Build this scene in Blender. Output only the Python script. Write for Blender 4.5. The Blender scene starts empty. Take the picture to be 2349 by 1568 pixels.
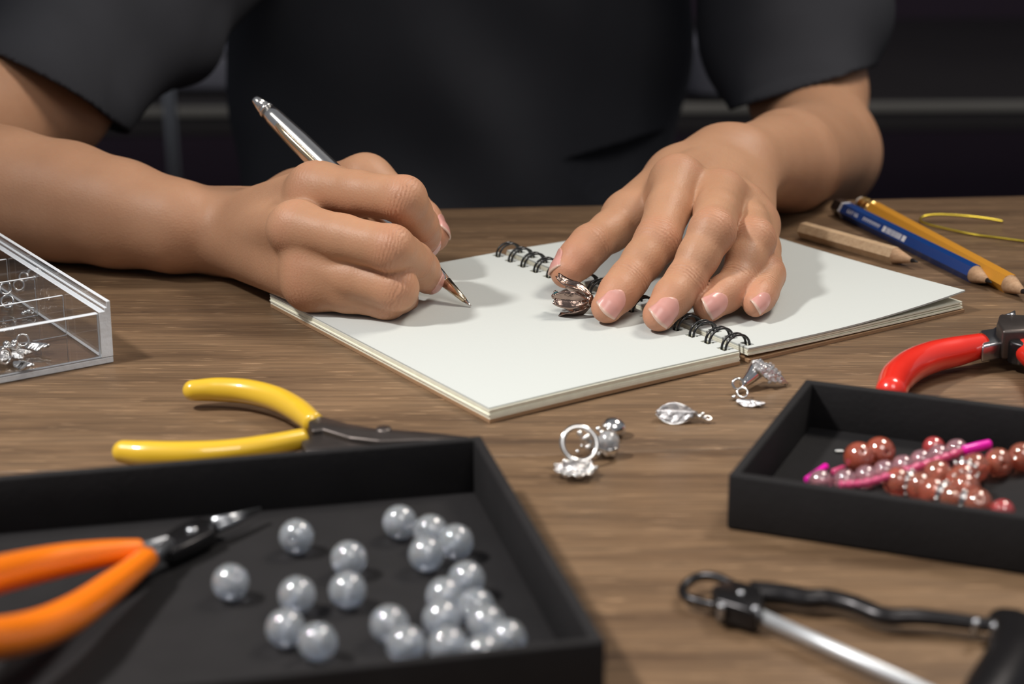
import bpy, bmesh, math, random
import numpy as np
import openvdb
from mathutils import Vector

random.seed(7)
rng = np.random.default_rng(7)
SC = bpy.context.scene
COL = SC.collection
A3 = lambda *v: np.array(v, float)

# ------------------------------------------------------------------ camera, world, lights, exposure
CAM_H, PITCH, F_PX, IW, IH = 0.2281, 0.3193, 4735.2, 2349.0, 1568.0
cam_d = bpy.data.cameras.new('camera')
cam = bpy.data.objects.new('camera', cam_d)
COL.objects.link(cam)
cam.location = (0, 0, CAM_H)
cam.rotation_euler = (math.pi / 2 - PITCH, 0, 0)
cam_d.sensor_fit = 'HORIZONTAL'
cam_d.sensor_width = 36.0
cam_d.lens = F_PX * 36.0 / IW
cam_d.clip_start = 0.02
cam_d.clip_end = 30
cam_d.dof.use_dof = True
cam_d.dof.focus_distance = 0.735
cam_d.dof.aperture_fstop = 10.0
cam_d.dof.aperture_blades = 9
SC.camera = cam

world = bpy.data.worlds.new('world')
SC.world = world
world.use_nodes = True
world.node_tree.nodes['Background'].inputs[0].default_value = (0.60, 0.62, 0.68, 1)
world.node_tree.nodes['Background'].inputs[1].default_value = 0.30


def area_light(name, loc, target, size, power, color, size_y=None):
    d = bpy.data.lights.new(name, 'AREA')
    d.energy = power
    d.color = color
    d.size = size
    if size_y:
        d.shape = 'RECTANGLE'
        d.size_y = size_y
    o = bpy.data.objects.new(name, d)
    COL.objects.link(o)
    o.location = loc
    o.rotation_euler = (Vector(target) - Vector(loc)).to_track_quat('-Z', 'Y').to_euler()
    return o


# desk lamp with a shade on the left, aimed at the front of the table
ld = bpy.data.lights.new('desk_lamp', 'SPOT')
ld.energy = 66.0
ld.color = (1.0, 0.97, 0.94)
ld.spot_size = math.radians(50)
ld.spot_blend = 1.0
ld.shadow_soft_size = 0.06
desk_lamp = bpy.data.objects.new('desk_lamp', ld)
COL.objects.link(desk_lamp)
desk_lamp.location = (-0.66, 0.44, 0.95)
desk_lamp.rotation_euler = (Vector((0.02, 0.40, 0)) - Vector(desk_lamp.location)).to_track_quat('-Z', 'Y').to_euler()
area_light('lamp_right', (0.52, 0.96, 0.95), (0.03, 0.70, 0.02), 0.26, 6.6, (1.0, 0.93, 0.84))
area_light('fill_front', (0.30, -0.25, 1.25), (-0.02, 0.9, 0.0), 0.60, 6.0, (1.0, 0.96, 0.92))  # added soft fill from above and behind the camera, lifts the dark torso

vs = SC.view_settings
vs.view_transform = 'Standard'
vs.look = 'None'
vs.gamma = 1
vs.use_curve_mapping = False
vs.exposure = 0.0

# ------------------------------------------------------------------ measuring helpers: where a sight line meets a height or a depth
_c, _s = math.cos(PITCH), math.sin(PITCH)
_FW, _UP, _R, _C = A3(0, _c, -_s), A3(0, _s, _c), A3(1, 0, 0), A3(0, 0, CAM_H)


def ray(px, py):
    return _FW + (px - IW / 2) / F_PX * _R - (py - IH / 2) / F_PX * _UP


def Z(px, py, z=0.0):
    d = ray(px, py)
    return _C + d * ((z - CAM_H) / d[2])


def Y(px, py, y):
    d = ray(px, py)
    return _C + d * (y / d[1])


# ------------------------------------------------------------------ materials
def nodes_of(m):
    return m.node_tree.nodes, m.node_tree.links


def mat(name, color, rough=0.5, metal=0.0, var=0.0, scale=40.0, bump=0.0, bump_scale=200.0, coat=0.0,
        trans=0.0, ior=1.45, sss=0.0, sss_r=None, spec=0.5, sheen=0.0, alpha=1.0, color2=None, coat_ior=1.5):
    m = bpy.data.materials.new(name)
    m.use_nodes = True
    n, l = nodes_of(m)
    b = n['Principled BSDF']
    b.inputs['Base Color'].default_value = (*color, 1)
    b.inputs['Roughness'].default_value = rough
    b.inputs['Metallic'].default_value = metal
    b.inputs['IOR'].default_value = ior
    b.inputs['Transmission Weight'].default_value = trans
    b.inputs['Coat Weight'].default_value = coat
    b.inputs['Coat Roughness'].default_value = 0.04
    b.inputs['Coat IOR'].default_value = coat_ior
    b.inputs['Specular IOR Level'].default_value = spec
    b.inputs['Sheen Weight'].default_value = sheen
    b.inputs['Alpha'].default_value = alpha
    if sss:
        b.inputs['Subsurface Weight'].default_value = sss
        b.inputs['Subsurface Radius'].default_value = sss_r or (0.004, 0.0015, 0.0008)
        b.inputs['Subsurface Scale'].default_value = 1.0
    tc = n.new('ShaderNodeTexCoord')
    if var:
        nz = n.new('ShaderNodeTexNoise')
        nz.inputs['Scale'].default_value = scale
        nz.inputs['Detail'].default_value = 4
        l.new(tc.outputs['Object'], nz.inputs['Vector'])
        mx = n.new('ShaderNodeMix')
        mx.data_type = 'RGBA'
        mx.inputs['A'].default_value = (*[max(0, c * (1 - var)) for c in color], 1)
        mx.inputs['B'].default_value = (*(color2 or [min(1, c * (1 + var)) for c in color]), 1)
        l.new(nz.outputs['Fac'], mx.inputs['Factor'])
        l.new(mx.outputs['Result'], b.inputs['Base Color'])
    if bump:
        nb = n.new('ShaderNodeTexNoise')
        nb.inputs['Scale'].default_value = bump_scale
        nb.inputs['Detail'].default_value = 3
        l.new(tc.outputs['Object'], nb.inputs['Vector'])
        bp = n.new('ShaderNodeBump')
        bp.inputs['Strength'].default_value = bump
        bp.inputs['Distance'].default_value = 0.0005
        l.new(nb.outputs['Fac'], bp.inputs['Height'])
        l.new(bp.outputs['Normal'], b.inputs['Normal'])
    return m


def wood_mat(name, dark, mid, light, rough=0.42, grain=1.0):
    m = bpy.data.materials.new(name)
    m.use_nodes = True
    n, l = nodes_of(m)
    b = n['Principled BSDF']
    tc = n.new('ShaderNodeTexCoord')
    oi = n.new('ShaderNodeObjectInfo')
    off = n.new('ShaderNodeVectorMath')
    off.operation = 'ADD'
    sc_ = n.new('ShaderNodeVectorMath')
    sc_.operation = 'SCALE'
    sc_.inputs['Scale'].default_value = 3.0
    cmb = n.new('ShaderNodeCombineXYZ')
    l.new(oi.outputs['Random'], cmb.inputs[0])
    l.new(oi.outputs['Random'], cmb.inputs[1])
    l.new(cmb.outputs[0], sc_.inputs[0])
    l.new(tc.outputs['Object'], off.inputs[0])
    l.new(sc_.outputs[0], off.inputs[1])

    def noise(sx, sy, scale, detail, dist=0.0):
        mp = n.new('ShaderNodeMapping')
        mp.inputs['Scale'].default_value = (sx, sy, sy)
        l.new(off.outputs[0], mp.inputs['Vector'])
        t = n.new('ShaderNodeTexNoise')
        t.inputs['Scale'].default_value = scale
        t.inputs['Detail'].default_value = detail
        t.inputs['Distortion'].default_value = dist
        l.new(mp.outputs[0], t.inputs['Vector'])
        return t.outputs['Fac']

    def ramp(src, pts):
        r = n.new('ShaderNodeValToRGB')
        el = r.color_ramp.elements
        while len(el) < len(pts):
            el.new(0.5)
        for e, (p, c) in zip(el, pts):
            e.position = p
            e.color = (*c, 1)
        l.new(src, r.inputs[0])
        return r.outputs[0]

    def mix(fac, a, bb, mode='MIX'):
        x = n.new('ShaderNodeMix')
        x.data_type = 'RGBA'
        x.blend_type = mode
        for s, v in (('Factor', fac), ('A', a), ('B', bb)):
            if isinstance(v, (int, float)):
                x.inputs[s].default_value = v
            elif isinstance(v, tuple):
                x.inputs[s].default_value = (*v, 1)
            else:
                l.new(v, x.inputs[s])
        return x.outputs['Result']
    broad = noise(1.0, 11.0, 8.0 * grain, 7, 0.4)
    fine = noise(1.0, 34.0, 34.0 * grain, 6, 0.2)
    pores = noise(1.0, 26.0, 60.0 * grain, 2)
    base = ramp(broad, [(0.28, dark), (0.52, mid), (0.78, light)])
    streak = ramp(fine, [(0.36, (0.62, 0.60, 0.58)), (0.60, (1.08, 1.06, 1.04))])
    c1 = mix(0.9, base, streak, 'MULTIPLY')
    pm = ramp(pores, [(0.655, (0, 0, 0)), (0.72, (0.75, 0.75, 0.75))])
    gold = tuple(min(1, x * 2.1) for x in light)
    c2 = mix(pm, c1, gold)
    l.new(c2, b.inputs['Base Color'])
    rr = ramp(fine, [(0.3, (rough + 0.12,) * 3), (0.7, (rough - 0.06,) * 3)])
    l.new(rr, b.inputs['Roughness'])
    bp = n.new('ShaderNodeBump')
    bp.inputs['Strength'].default_value = 0.35
    bp.inputs['Distance'].default_value = 0.0006
    l.new(fine, bp.inputs['Height'])
    l.new(bp.outputs[0], b.inputs['Normal'])
    b.inputs['Specular IOR Level'].default_value = 0.4
    return m


def skin_mat():
    m = bpy.data.materials.new('skin')
    m.use_nodes = True
    n, l = nodes_of(m)
    b = n['Principled BSDF']
    tc = n.new('ShaderNodeTexCoord')

    def math_(op, a, bb=None):
        x = n.new('ShaderNodeMath')
        x.operation = op
        for i, v in enumerate((a, bb)):
            if v is None:
                continue
            if isinstance(v, (int, float)):
                x.inputs[i].default_value = v
            else:
                l.new(v, x.inputs[i])
        return x.outputs[0]

    def noise(scale, detail):
        t = n.new('ShaderNodeTexNoise')
        t.inputs['Scale'].default_value = scale
        t.inputs['Detail'].default_value = detail
        l.new(tc.outputs['Object'], t.inputs['Vector'])
        return t.outputs['Fac']

    def attr(nm):
        a = n.new('ShaderNodeAttribute')
        a.attribute_name = nm
        return a.outputs['Fac']

    def mix(fac, a, bb):
        x = n.new('ShaderNodeMix')
        x.data_type = 'RGBA'
        for s, v in (('Factor', fac), ('A', a), ('B', bb)):
            if isinstance(v, (int, float)):
                x.inputs[s].default_value = v
            elif isinstance(v, tuple):
                x.inputs[s].default_value = (*v, 1)
            else:
                l.new(v, x.inputs[s])
        return x.outputs['Result']
    big = noise(45, 4)
    small = noise(380, 3)
    c = mix(big, (0.43, 0.222, 0.122), (0.57, 0.318, 0.188))
    f = math_('MULTIPLY', small, 0.25)
    c = mix(f, c, (0.42, 0.19, 0.105))
    bl = math_('MULTIPLY', attr('blush'), 0.36)
    c = mix(bl, c, (0.62, 0.235, 0.16))
    # fine creases over the finger joints
    jx, jm = attr('joint_x'), attr('joint_mask')
    ph = math_('ADD', math_('MULTIPLY', jx, 4600.0), math_('MULTIPLY', noise(210, 4), 15.0))
    wv = math_('SINE', ph)
    wv = math_('MULTIPLY', math_('ADD', math_('MULTIPLY', wv, 0.5), 0.5), jm)
    l.new(mix(math_('MULTIPLY', wv, 0.13), c, (0.36, 0.155, 0.085)), b.inputs['Base Color'])
    vor = n.new('ShaderNodeTexVoronoi')
    vor.inputs['Scale'].default_value = 1150
    l.new(tc.outputs['Object'], vor.inputs['Vector'])
    h = math_('ADD', math_('MULTIPLY', vor.outputs['Distance'], 0.35), math_('MULTIPLY', wv, -0.6))
    h = math_('ADD', h, math_('MULTIPLY', noise(140, 4), 0.8))
    bp = n.new('ShaderNodeBump')
    bp.inputs['Strength'].default_value = 0.5
    bp.inputs['Distance'].default_value = 0.00035
    l.new(h, bp.inputs['Height'])
    l.new(bp.outputs[0], b.inputs['Normal'])
    b.inputs['Roughness'].default_value = 0.5
    b.inputs['Specular IOR Level'].default_value = 0.38
    b.inputs['Subsurface Weight'].default_value = 0.22
    b.inputs['Subsurface Radius'].default_value = (0.0045, 0.0016, 0.0008)
    b.inputs['Subsurface Scale'].default_value = 1.0
    return m


def nail_mat():
    m = bpy.data.materials.new('nail')
    m.use_nodes = True
    n, l = nodes_of(m)
    b = n['Principled BSDF']
    a = n.new('ShaderNodeAttribute')
    a.attribute_name = 'edge'
    r = n.new('ShaderNodeValToRGB')
    el = r.color_ramp.elements
    el[0].position, el[0].color = 0.0, (0.66, 0.36, 0.29, 1)
    el[1].position, el[1].color = 0.14, (0.64, 0.32, 0.27, 1)
    for p, c in ((0.88, (0.65, 0.32, 0.28, 1)), (0.93, (0.64, 0.41, 0.33, 1)), (1.0, (0.66, 0.47, 0.38, 1))):
        e = el.new(p)
        e.color = c
    l.new(a.outputs['Fac'], r.inputs[0])
    l.new(r.outputs[0], b.inputs['Base Color'])
    b.inputs['Roughness'].default_value = 0.27
    b.inputs['Subsurface Weight'].default_value = 0.15
    b.inputs['Subsurface Radius'].default_value = (0.002, 0.001, 0.0006)
    b.inputs['Subsurface Scale'].default_value = 1.0
    return m


M = dict(
    table=wood_mat('oak_table', (0.094, 0.055, 0.030), (0.172, 0.106, 0.058), (0.245, 0.156, 0.088)),
    paper=mat('paper', (0.54, 0.565, 0.54), 0.85, bump=0.12, bump_scale=900),
    page_edge=mat('page_edge', (0.92, 0.89, 0.74), 0.85, var=0.12, scale=300),
    kraft=mat('kraft', (0.36, 0.215, 0.115), 0.8, var=0.18, scale=120, bump=0.2, bump_scale=700),
    black_wire=mat('black_wire', (0.012, 0.012, 0.013), 0.28, coat=0.4),
    chrome=mat('chrome', (0.76, 0.74, 0.71), 0.2, 1.0),
    champagne=mat('champagne', (0.78, 0.62, 0.42), 0.2, 1.0),
    steel=mat('steel', (0.42, 0.43, 0.45), 0.3, 1.0, bump=0.15, bump_scale=900),
    bright_rod=mat('bright_rod', (0.66, 0.68, 0.70), 0.5, 0.8),
    dark_steel=mat('dark_steel', (0.10, 0.085, 0.078), 0.42, 0.85, var=0.3, scale=150),
    black_steel=mat('black_steel', (0.035, 0.033, 0.034), 0.3, 0.8, var=0.2, scale=150),
    silver=mat('silver', (0.80, 0.79, 0.77), 0.16, 1.0),
    silver_satin=mat('silver_satin', (0.50, 0.48, 0.48), 0.36, 1.0, var=0.25, scale=500, bump=1.0, bump_scale=900),
    silver_rough=mat('silver_rough', (0.78, 0.77, 0.76), 0.24, 1.0, bump=0.9, bump_scale=1500),
    bronze=mat('bronze', (0.33, 0.235, 0.195), 0.22, 1.0, var=0.5, scale=350, bump=0.5, bump_scale=500),
    bronze_edge=mat('bronze_edge', (0.62, 0.48, 0.37), 0.25, 1.0),
    teal_stone=mat('teal_stone', (0.05, 0.15, 0.17), 0.08, trans=0.3),
    crystal=mat('crystal', (0.92, 0.93, 0.95), 0.02, trans=0.85, ior=1.6),
    yellow=mat('yellow_grip', (0.74, 0.46, 0.025), 0.3, coat=1.0, var=0.06, scale=60),
    orange=mat('orange_grip', (0.90, 0.20, 0.004), 0.3, coat=1.0),
    red=mat('red_grip', (0.80, 0.028, 0.014), 0.28, coat=1.0),
    tray=mat('black_card', (0.0105, 0.0095, 0.0100), 0.75, var=0.35, scale=70, bump=0.25, bump_scale=600, spec=0.3),
    frosted=mat('frosted_edge', (0.92, 0.96, 1.0), 0.35, trans=0.25, ior=1.3, bump=0.5, bump_scale=500),
    bench_edge=mat('bench_edge', (0.20, 0.19, 0.17), 0.5, var=0.2, scale=6),
    acrylic=mat('acrylic', (0.97, 0.985, 1.0), 0.02, trans=1.0, ior=1.49),
    moonstone=mat('moonstone', (1.0, 1.0, 1.0), 0.02, var=0.001, scale=110, color2=(0.70, 0.80, 1.0), trans=0.78, ior=1.5, sss=0.9,
                  sss_r=(0.003, 0.0032, 0.0035), coat=1.0, coat_ior=1.75),
    rust_glass=mat('rust_glass', (0.56, 0.12, 0.062), 0.06, var=0.2, scale=200, trans=0.45, coat=1.0, coat_ior=2.1),
    red_glass=mat('red_glass', (0.68, 0.085, 0.085), 0.06, trans=0.45, coat=1.0, coat_ior=2.1),
    pink_glass=mat('pink_glass', (0.95, 0.52, 0.58), 0.03, trans=0.78, ior=1.52, coat=1.0, coat_ior=1.8),
    amber_glass=mat('amber_glass', (0.93, 0.30, 0.18), 0.03, trans=0.76, ior=1.52, coat=1.0, coat_ior=1.75),
    magenta=mat('magenta_plastic', (0.80, 0.006, 0.40), 0.25, coat=0.4),
    pinkrod=mat('pink_plastic', (0.82, 0.10, 0.26), 0.2, coat=0.5, trans=0.3),
    natural_wood=wood_mat('pencil_wood', (0.50, 0.33, 0.19), (0.58, 0.40, 0.24), (0.64, 0.46, 0.29), 0.5, 6.0),
    cone_wood=wood_mat('cone_wood', (0.48, 0.28, 0.155), (0.58, 0.36, 0.21), (0.64, 0.43, 0.27), 0.6, 10.0),
    graphite=mat('graphite', (0.02, 0.02, 0.022), 0.3, 0.3),
    blue_paint=mat('blue_paint', (0.004, 0.042, 0.19), 0.3, coat=0.4),
    black_paint=mat('black_paint', (0.012, 0.010, 0.010), 0.3, coat=0.3),
    white_paint=mat('white_paint', (0.62, 0.62, 0.64), 0.45),
    ochre_paint=mat('ochre_paint', (0.60, 0.265, 0.026), 0.32, coat=0.4),
    brass=mat('brass', (0.78, 0.50, 0.17), 0.25, 1.0),
    rubber=mat('rubber', (0.60, 0.53, 0.45), 0.7),
    gold_wire=mat('gold_wire', (0.55, 0.42, 0.05), 0.3, 1.0),
    shirt=mat('shirt_cotton', (0.041, 0.042, 0.048), 0.9, var=0.25, scale=14, bump=0.3, bump_scale=1500, spec=0.1),
    wall=mat('plum_wall', (0.050, 0.032, 0.050), 0.9, var=0.15, scale=3),
    floor=mat('dark_floor', (0.030, 0.026, 0.027), 0.6, var=0.3, scale=5),
    bench=wood_mat('bench_wood', (0.07, 0.055, 0.042), (0.11, 0.088, 0.068), (0.15, 0.12, 0.095)),
    grey_plastic=mat('grey_plastic', (0.16, 0.16, 0.19), 0.4, var=0.2, scale=20),
    pale_blue=mat('pale_blue_paper', (0.50, 0.56, 0.75), 0.5),
    skin=skin_mat(),
    nail=nail_mat(),
)


# ------------------------------------------------------------------ object helpers
def tag(o, label=None, cat=None, group=None, kind=None):
    for k, v in (('label', label), ('category', cat), ('group', group), ('kind', kind)):
        if v:
            o[k] = v
    return o


def thing(name, loc, label, cat, group=None):
    o = bpy.data.objects.new(name, None)
    COL.objects.link(o)
    o.location = tuple(loc)
    o.empty_display_size = 0.01
    tag(o, label, cat, group)
    return o


def root_loc(o):
    p = np.zeros(3)
    while o is not None:
        p = p + np.array(o.location)
        o = o.parent
    return p


def mesh(name, v, f, m, parent=None, smooth=True, label=None):
    """one mesh object; v in world coordinates"""
    v = np.asarray(v, float)
    if parent is not None:
        base = root_loc(parent)
    else:
        base = np.array([(v[:, 0].min() + v[:, 0].max()) / 2, (v[:, 1].min() + v[:, 1].max()) / 2, v[:, 2].min()])
    me = bpy.data.meshes.new(name)
    me.from_pydata((v - base).tolist(), [], [list(map(int, q)) for q in f])
    if smooth:
        me.polygons.foreach_set('use_smooth', [True] * len(me.polygons))
    me.materials.append(M[m])
    me.update()
    o = bpy.data.objects.new(name, me)
    COL.objects.link(o)
    if parent is not None:
        o.parent = parent
    else:
        o.location = base
    if label:
        o['label'] = label
    return o


def structure(o):
    o['kind'] = 'structure'
    return o


def join(*parts):
    V, F, n = [], [], 0
    for v, f in parts:
        v = np.asarray(v, float)
        V.append(v)
        F += [[i + n for i in q] for q in f]
        n += len(v)
    return np.vstack(V), F


def unit(v):
    v = np.asarray(v, float)
    return v / (np.linalg.norm(v) + 1e-12)


def frame(axis, ref=(0, 0, 1)):
    z = unit(axis)
    x = np.cross(ref, z)
    if np.linalg.norm(x) < 1e-4:
        x = np.cross((1, 0, 0), z)
    x = unit(x)
    return x, np.cross(z, x), z


def catmull(P, n):
    P = np.asarray(P, float)
    Q = np.vstack([2 * P[0] - P[1], P, 2 * P[-1] - P[-2]])
    out = []
    for t in np.linspace(0, len(P) - 1, n):
        i = min(int(t), len(P) - 2)
        u = t - i
        p0, p1, p2, p3 = Q[i:i + 4]
        out.append(0.5 * (2 * p1 + (p2 - p0) * u + (2 * p0 - 5 * p1 + 4 * p2 - p3) * u * u + (3 * p1 - p0 - 3 * p2 + p3) * u ** 3))
    return np.array(out)


def tube(P, r, n=14, flat=None, cap0=True, cap1=True, closed=False, phase=0.0):
    """sweep with parallel transport. r scalar or list; flat=(normal, factor): squash along that normal"""
    P = np.asarray(P, float)
    K = len(P)
    r = np.full(K, r) if np.isscalar(r) else np.asarray(r, float)
    if len(r) != K:
        r = np.interp(np.linspace(0, 1, K), np.linspace(0, 1, len(r)), r)
    T = np.gradient(P, axis=0)
    if closed:
        T = np.roll(P, -1, 0) - np.roll(P, 1, 0)
    T = T / (np.linalg.norm(T, axis=1)[:, None] + 1e-12)
    V = []
    x = None
    for i in range(K):
        if flat is not None:
            y = np.asarray(flat[0], float)
            y = unit(y - T[i] * (y @ T[i]))
            x = np.cross(y, T[i])
        else:
            if x is None:
                x = frame(T[i], (0.13, 0.21, 0.97))[0]
            x = unit(x - T[i] * (x @ T[i]))
            y = np.cross(T[i], x)
        k = flat[1] if flat is not None else 1.0
        for a in range(n):
            t = 2 * math.pi * a / n + phase
            V.append(P[i] + r[i] * (math.cos(t) * x + k * math.sin(t) * y))
    F = []
    for i in range(K if closed else K - 1):
        j = (i + 1) % K
        for a in range(n):
            b = (a + 1) % n
            F.append([i * n + a, i * n + b, j * n + b, j * n + a])
    if not closed:
        if cap0:
            F.append([a for a in range(n)][::-1])
        if cap1:
            F.append([(K - 1) * n + a for a in range(n)])
    return np.array(V), F


def round_tube(P, r, n=18, flat=None, ends=(True, True), m=40, endlen=1.0):
    """tube through control points with rounded ends"""
    C = catmull(P, m)
    R = np.interp(np.linspace(0, 1, m), np.linspace(0, 1, len(r)), r) if not np.isscalar(r) else np.full(m, r)
    C, R = list(C), list(R)
    for side in (0, 1):
        if not ends[side]:
            continue
        i, j = (0, 1) if side == 0 else (-1, -2)
        d = unit(C[i] - C[j])
        c0, r0 = C[i], R[i]
        ex = [(c0 + d * r0 * endlen * math.sin(t), max(r0 * math.cos(t), r0 * 0.02)) for t in np.linspace(0.2, math.pi / 2, 7)]
        for p, q in ex:
            if side == 0:
                C.insert(0, p)
                R.insert(0, q)
            else:
                C.append(p)
                R.append(q)
    return tube(np.array(C), np.array(R), n, flat)


def lathe(p0, p1, prof, n=20):
    """prof: (t along p0->p1 in metres, radius)"""
    p0, p1 = np.asarray(p0, float), np.asarray(p1, float)
    x, y, z = frame(p1 - p0)
    V, F = [], []
    for t, r in prof:
        for a in range(n):
            an = 2 * math.pi * a / n
            V.append(p0 + z * t + r * (math.cos(an) * x + math.sin(an) * y))
    for i in range(len(prof) - 1):
        for a in range(n):
            b = (a + 1) % n
            F.append([i * n + a, i * n + b, (i + 1) * n + b, (i + 1) * n + a])
    F.append(list(range(n))[::-1])
    F.append([(len(prof) - 1) * n + a for a in range(n)])
    return np.array(V), F


def ball(c, r, n=20, axes=(1, 1, 1), basis=None):
    V, F = [], []
    h = n // 2
    for i in range(h + 1):
        t = math.pi * i / h
        for a in range(n):
            p = 2 * math.pi * a / n
            V.append((math.sin(t) * math.cos(p) * axes[0], math.sin(t) * math.sin(p) * axes[1], math.cos(t) * axes[2]))
    V = np.array(V) * r
    if basis is not None:
        V = V @ np.array(basis)
    for i in range(h):
        for a in range(n):
            b = (a + 1) % n
            F.append([i * n + a, (i + 1) * n + a, (i + 1) * n + b, i * n + b])
    return V + np.asarray(c, float), F


def ring(c, R, r, axis, n=32, m=10):
    x, y, z = frame(axis)
    P = [np.asarray(c, float) + R * (math.cos(t) * x + math.sin(t) * y) for t in np.linspace(0, 2 * math.pi, n, endpoint=False)]
    return tube(np.array(P), r, m, closed=True)


def bevelled(v, f, width=0.0005, seg=2):
    bm = bmesh.new()
    vs_ = [bm.verts.new(tuple(p)) for p in v]
    for q in f:
        bm.faces.new([vs_[i] for i in q])
    bmesh.ops.recalc_face_normals(bm, faces=bm.faces)
    if width:
        ed = [e for e in bm.edges if len(e.link_faces) == 2 and e.calc_face_angle(0) > 0.4]
        bmesh.ops.bevel(bm, geom=ed, offset=width, segments=seg, affect='EDGES', profile=0.5, clamp_overlap=True)
    bm.verts.index_update()
    V = np.array([p.co[:] for p in bm.verts])
    F = [[p.index for p in q.verts] for q in bm.faces]
    bm.free()
    return V, F


def prism(poly, z0, z1, bev=0.0005):
    """vertical extrusion of an xy outline"""
    n = len(poly)
    V = [(p[0], p[1], z0) for p in poly] + [(p[0], p[1], z1) for p in poly]
    F = [list(range(n))[::-1], list(range(n, 2 * n))] + [[i, (i + 1) % n, n + (i + 1) % n, n + i] for i in range(n)]
    return bevelled(np.array(V, float), F, bev)


def obox(o, ex, ey, ez, bev=0.0005):
    """box with a corner o and three edge vectors"""
    o, ex, ey, ez = (np.asarray(k, float) for k in (o, ex, ey, ez))
    V = [o + a * ex + b * ey + c * ez for c in (0, 1) for a, b in ((0, 0), (1, 0), (1, 1), (0, 1))]
    F = [[3, 2, 1, 0], [4, 5, 6, 7], [0, 1, 5, 4], [1, 2, 6, 5], [2, 3, 7, 6], [3, 0, 4, 7]]
    return bevelled(np.array(V), F, bev)


def sheet(fn, nu, nv, th):
    """thin solid shell over a parametric surface fn(u, v), u and v in 0..1"""
    G = np.array([[fn(i / nu, j / nv) for j in range(nv + 1)] for i in range(nu + 1)])
    du, dv = np.gradient(G, axis=0), np.gradient(G, axis=1)
    N = np.cross(du, dv)
    N = N / (np.linalg.norm(N, axis=2)[..., None] + 1e-12)
    W = nv + 1
    k = (nu + 1) * W
    V = np.vstack([(G + N * th / 2).reshape(-1, 3), (G - N * th / 2).reshape(-1, 3)])
    F = []
    for i in range(nu):
        for j in range(nv):
            a, b, c, d = i * W + j, (i + 1) * W + j, (i + 1) * W + j + 1, i * W + j + 1
            F += [[a, b, c, d], [k + d, k + c, k + b, k + a]]
    for i in range(nu):
        F += [[i * W, k + i * W, k + (i + 1) * W, (i + 1) * W],
              [i * W + nv, (i + 1) * W + nv, k + (i + 1) * W + nv, k + i * W + nv]]
    for j in range(nv):
        F += [[j, j + 1, k + j + 1, k + j],
              [nu * W + j, k + nu * W + j, k + nu * W + j + 1, nu * W + j + 1]]
    return V, F


# ------------------------------------------------------------------ the room
def plain_box(name, lo, hi, m):
    lo, hi = np.array(lo, float), np.array(hi, float)
    d = hi - lo
    return structure(mesh(name, *obox(lo, (d[0], 0, 0), (0, d[1], 0), (0, 0, d[2]), 0), m, smooth=False))


plain_box('floor', (-2.6, -1.2, -0.82), (2.6, 3.0, -0.76), 'floor')
plain_box('wall_back', (-2.6, 2.9, -0.76), (2.6, 3.0, 1.9), 'wall')

# ------------------------------------------------------------------ table of oak planks
TB0, TB1 = Z(1000, 485, 0), Z(2349, 443, 0)
TX = unit((TB1 - TB0) * (1, 1, 0)) * 1.0
TX = unit(A3(TX[0], TX[1] * 0.72, 0))
TYV = A3(-TX[1], TX[0], 0)
tmid = (TB0 + TB1) / 2
Tc = tmid - TX * (tmid[0]) / TX[0]
table = thing('work_table', (Tc[0], Tc[1] - 0.3, -0.755), 'brown oak work table whose planked top carries the notebook, trays and pliers', 'table')
seam = (Z(1500, 1034, 0) - Tc) @ TYV
edges = [0.0, seam, seam * 2.05]
for i in range(2):
    a, b = edges[i], edges[i + 1]
    g = 0.00012
    o = Tc + TX * -0.62 + TYV * (b + g)
    mesh('plank', *obox(o - A3(0, 0, 0.026), TX * 1.24, TYV * (a - b - 2 * g), (0, 0, 0.026), 0.0006), 'table', table)
for sx in (-0.55, 0.50):
    for sy in (-0.09, -0.56):
        o = Tc + TX * sx + TYV * sy
        mesh('leg', *obox(o - A3(0, 0, 0.755), TX * 0.05, TYV * 0.05, (0, 0, 0.728), 0.002), 'table', table)
for sy in (-0.075, -0.535):
    o = Tc + TX * -0.5 + TYV * sy
    mesh('apron', *obox(o - A3(0, 0, 0.10), TX * 1.0, TYV * 0.02, (0, 0, 0.0735), 0.001), 'table', table)

# ------------------------------------------------------------------ notebook
NB_O, NB_T = A3(-0.0036, 0.7892, 0.0), 0.5915
NU, NV = A3(math.cos(NB_T), math.sin(NB_T), 0), A3(math.sin(NB_T), -math.cos(NB_T), 0)
PW, PL = 0.1050, 0.1480
nb = thing('notebook', NB_O + NV * PL / 2, 'open spiral-bound sketch notebook with blank cream pages under both hands', 'notebook')
N_LOOP, HOLE_W = 17, 0.0042
PITCH_L = PL / N_LOOP


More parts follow.
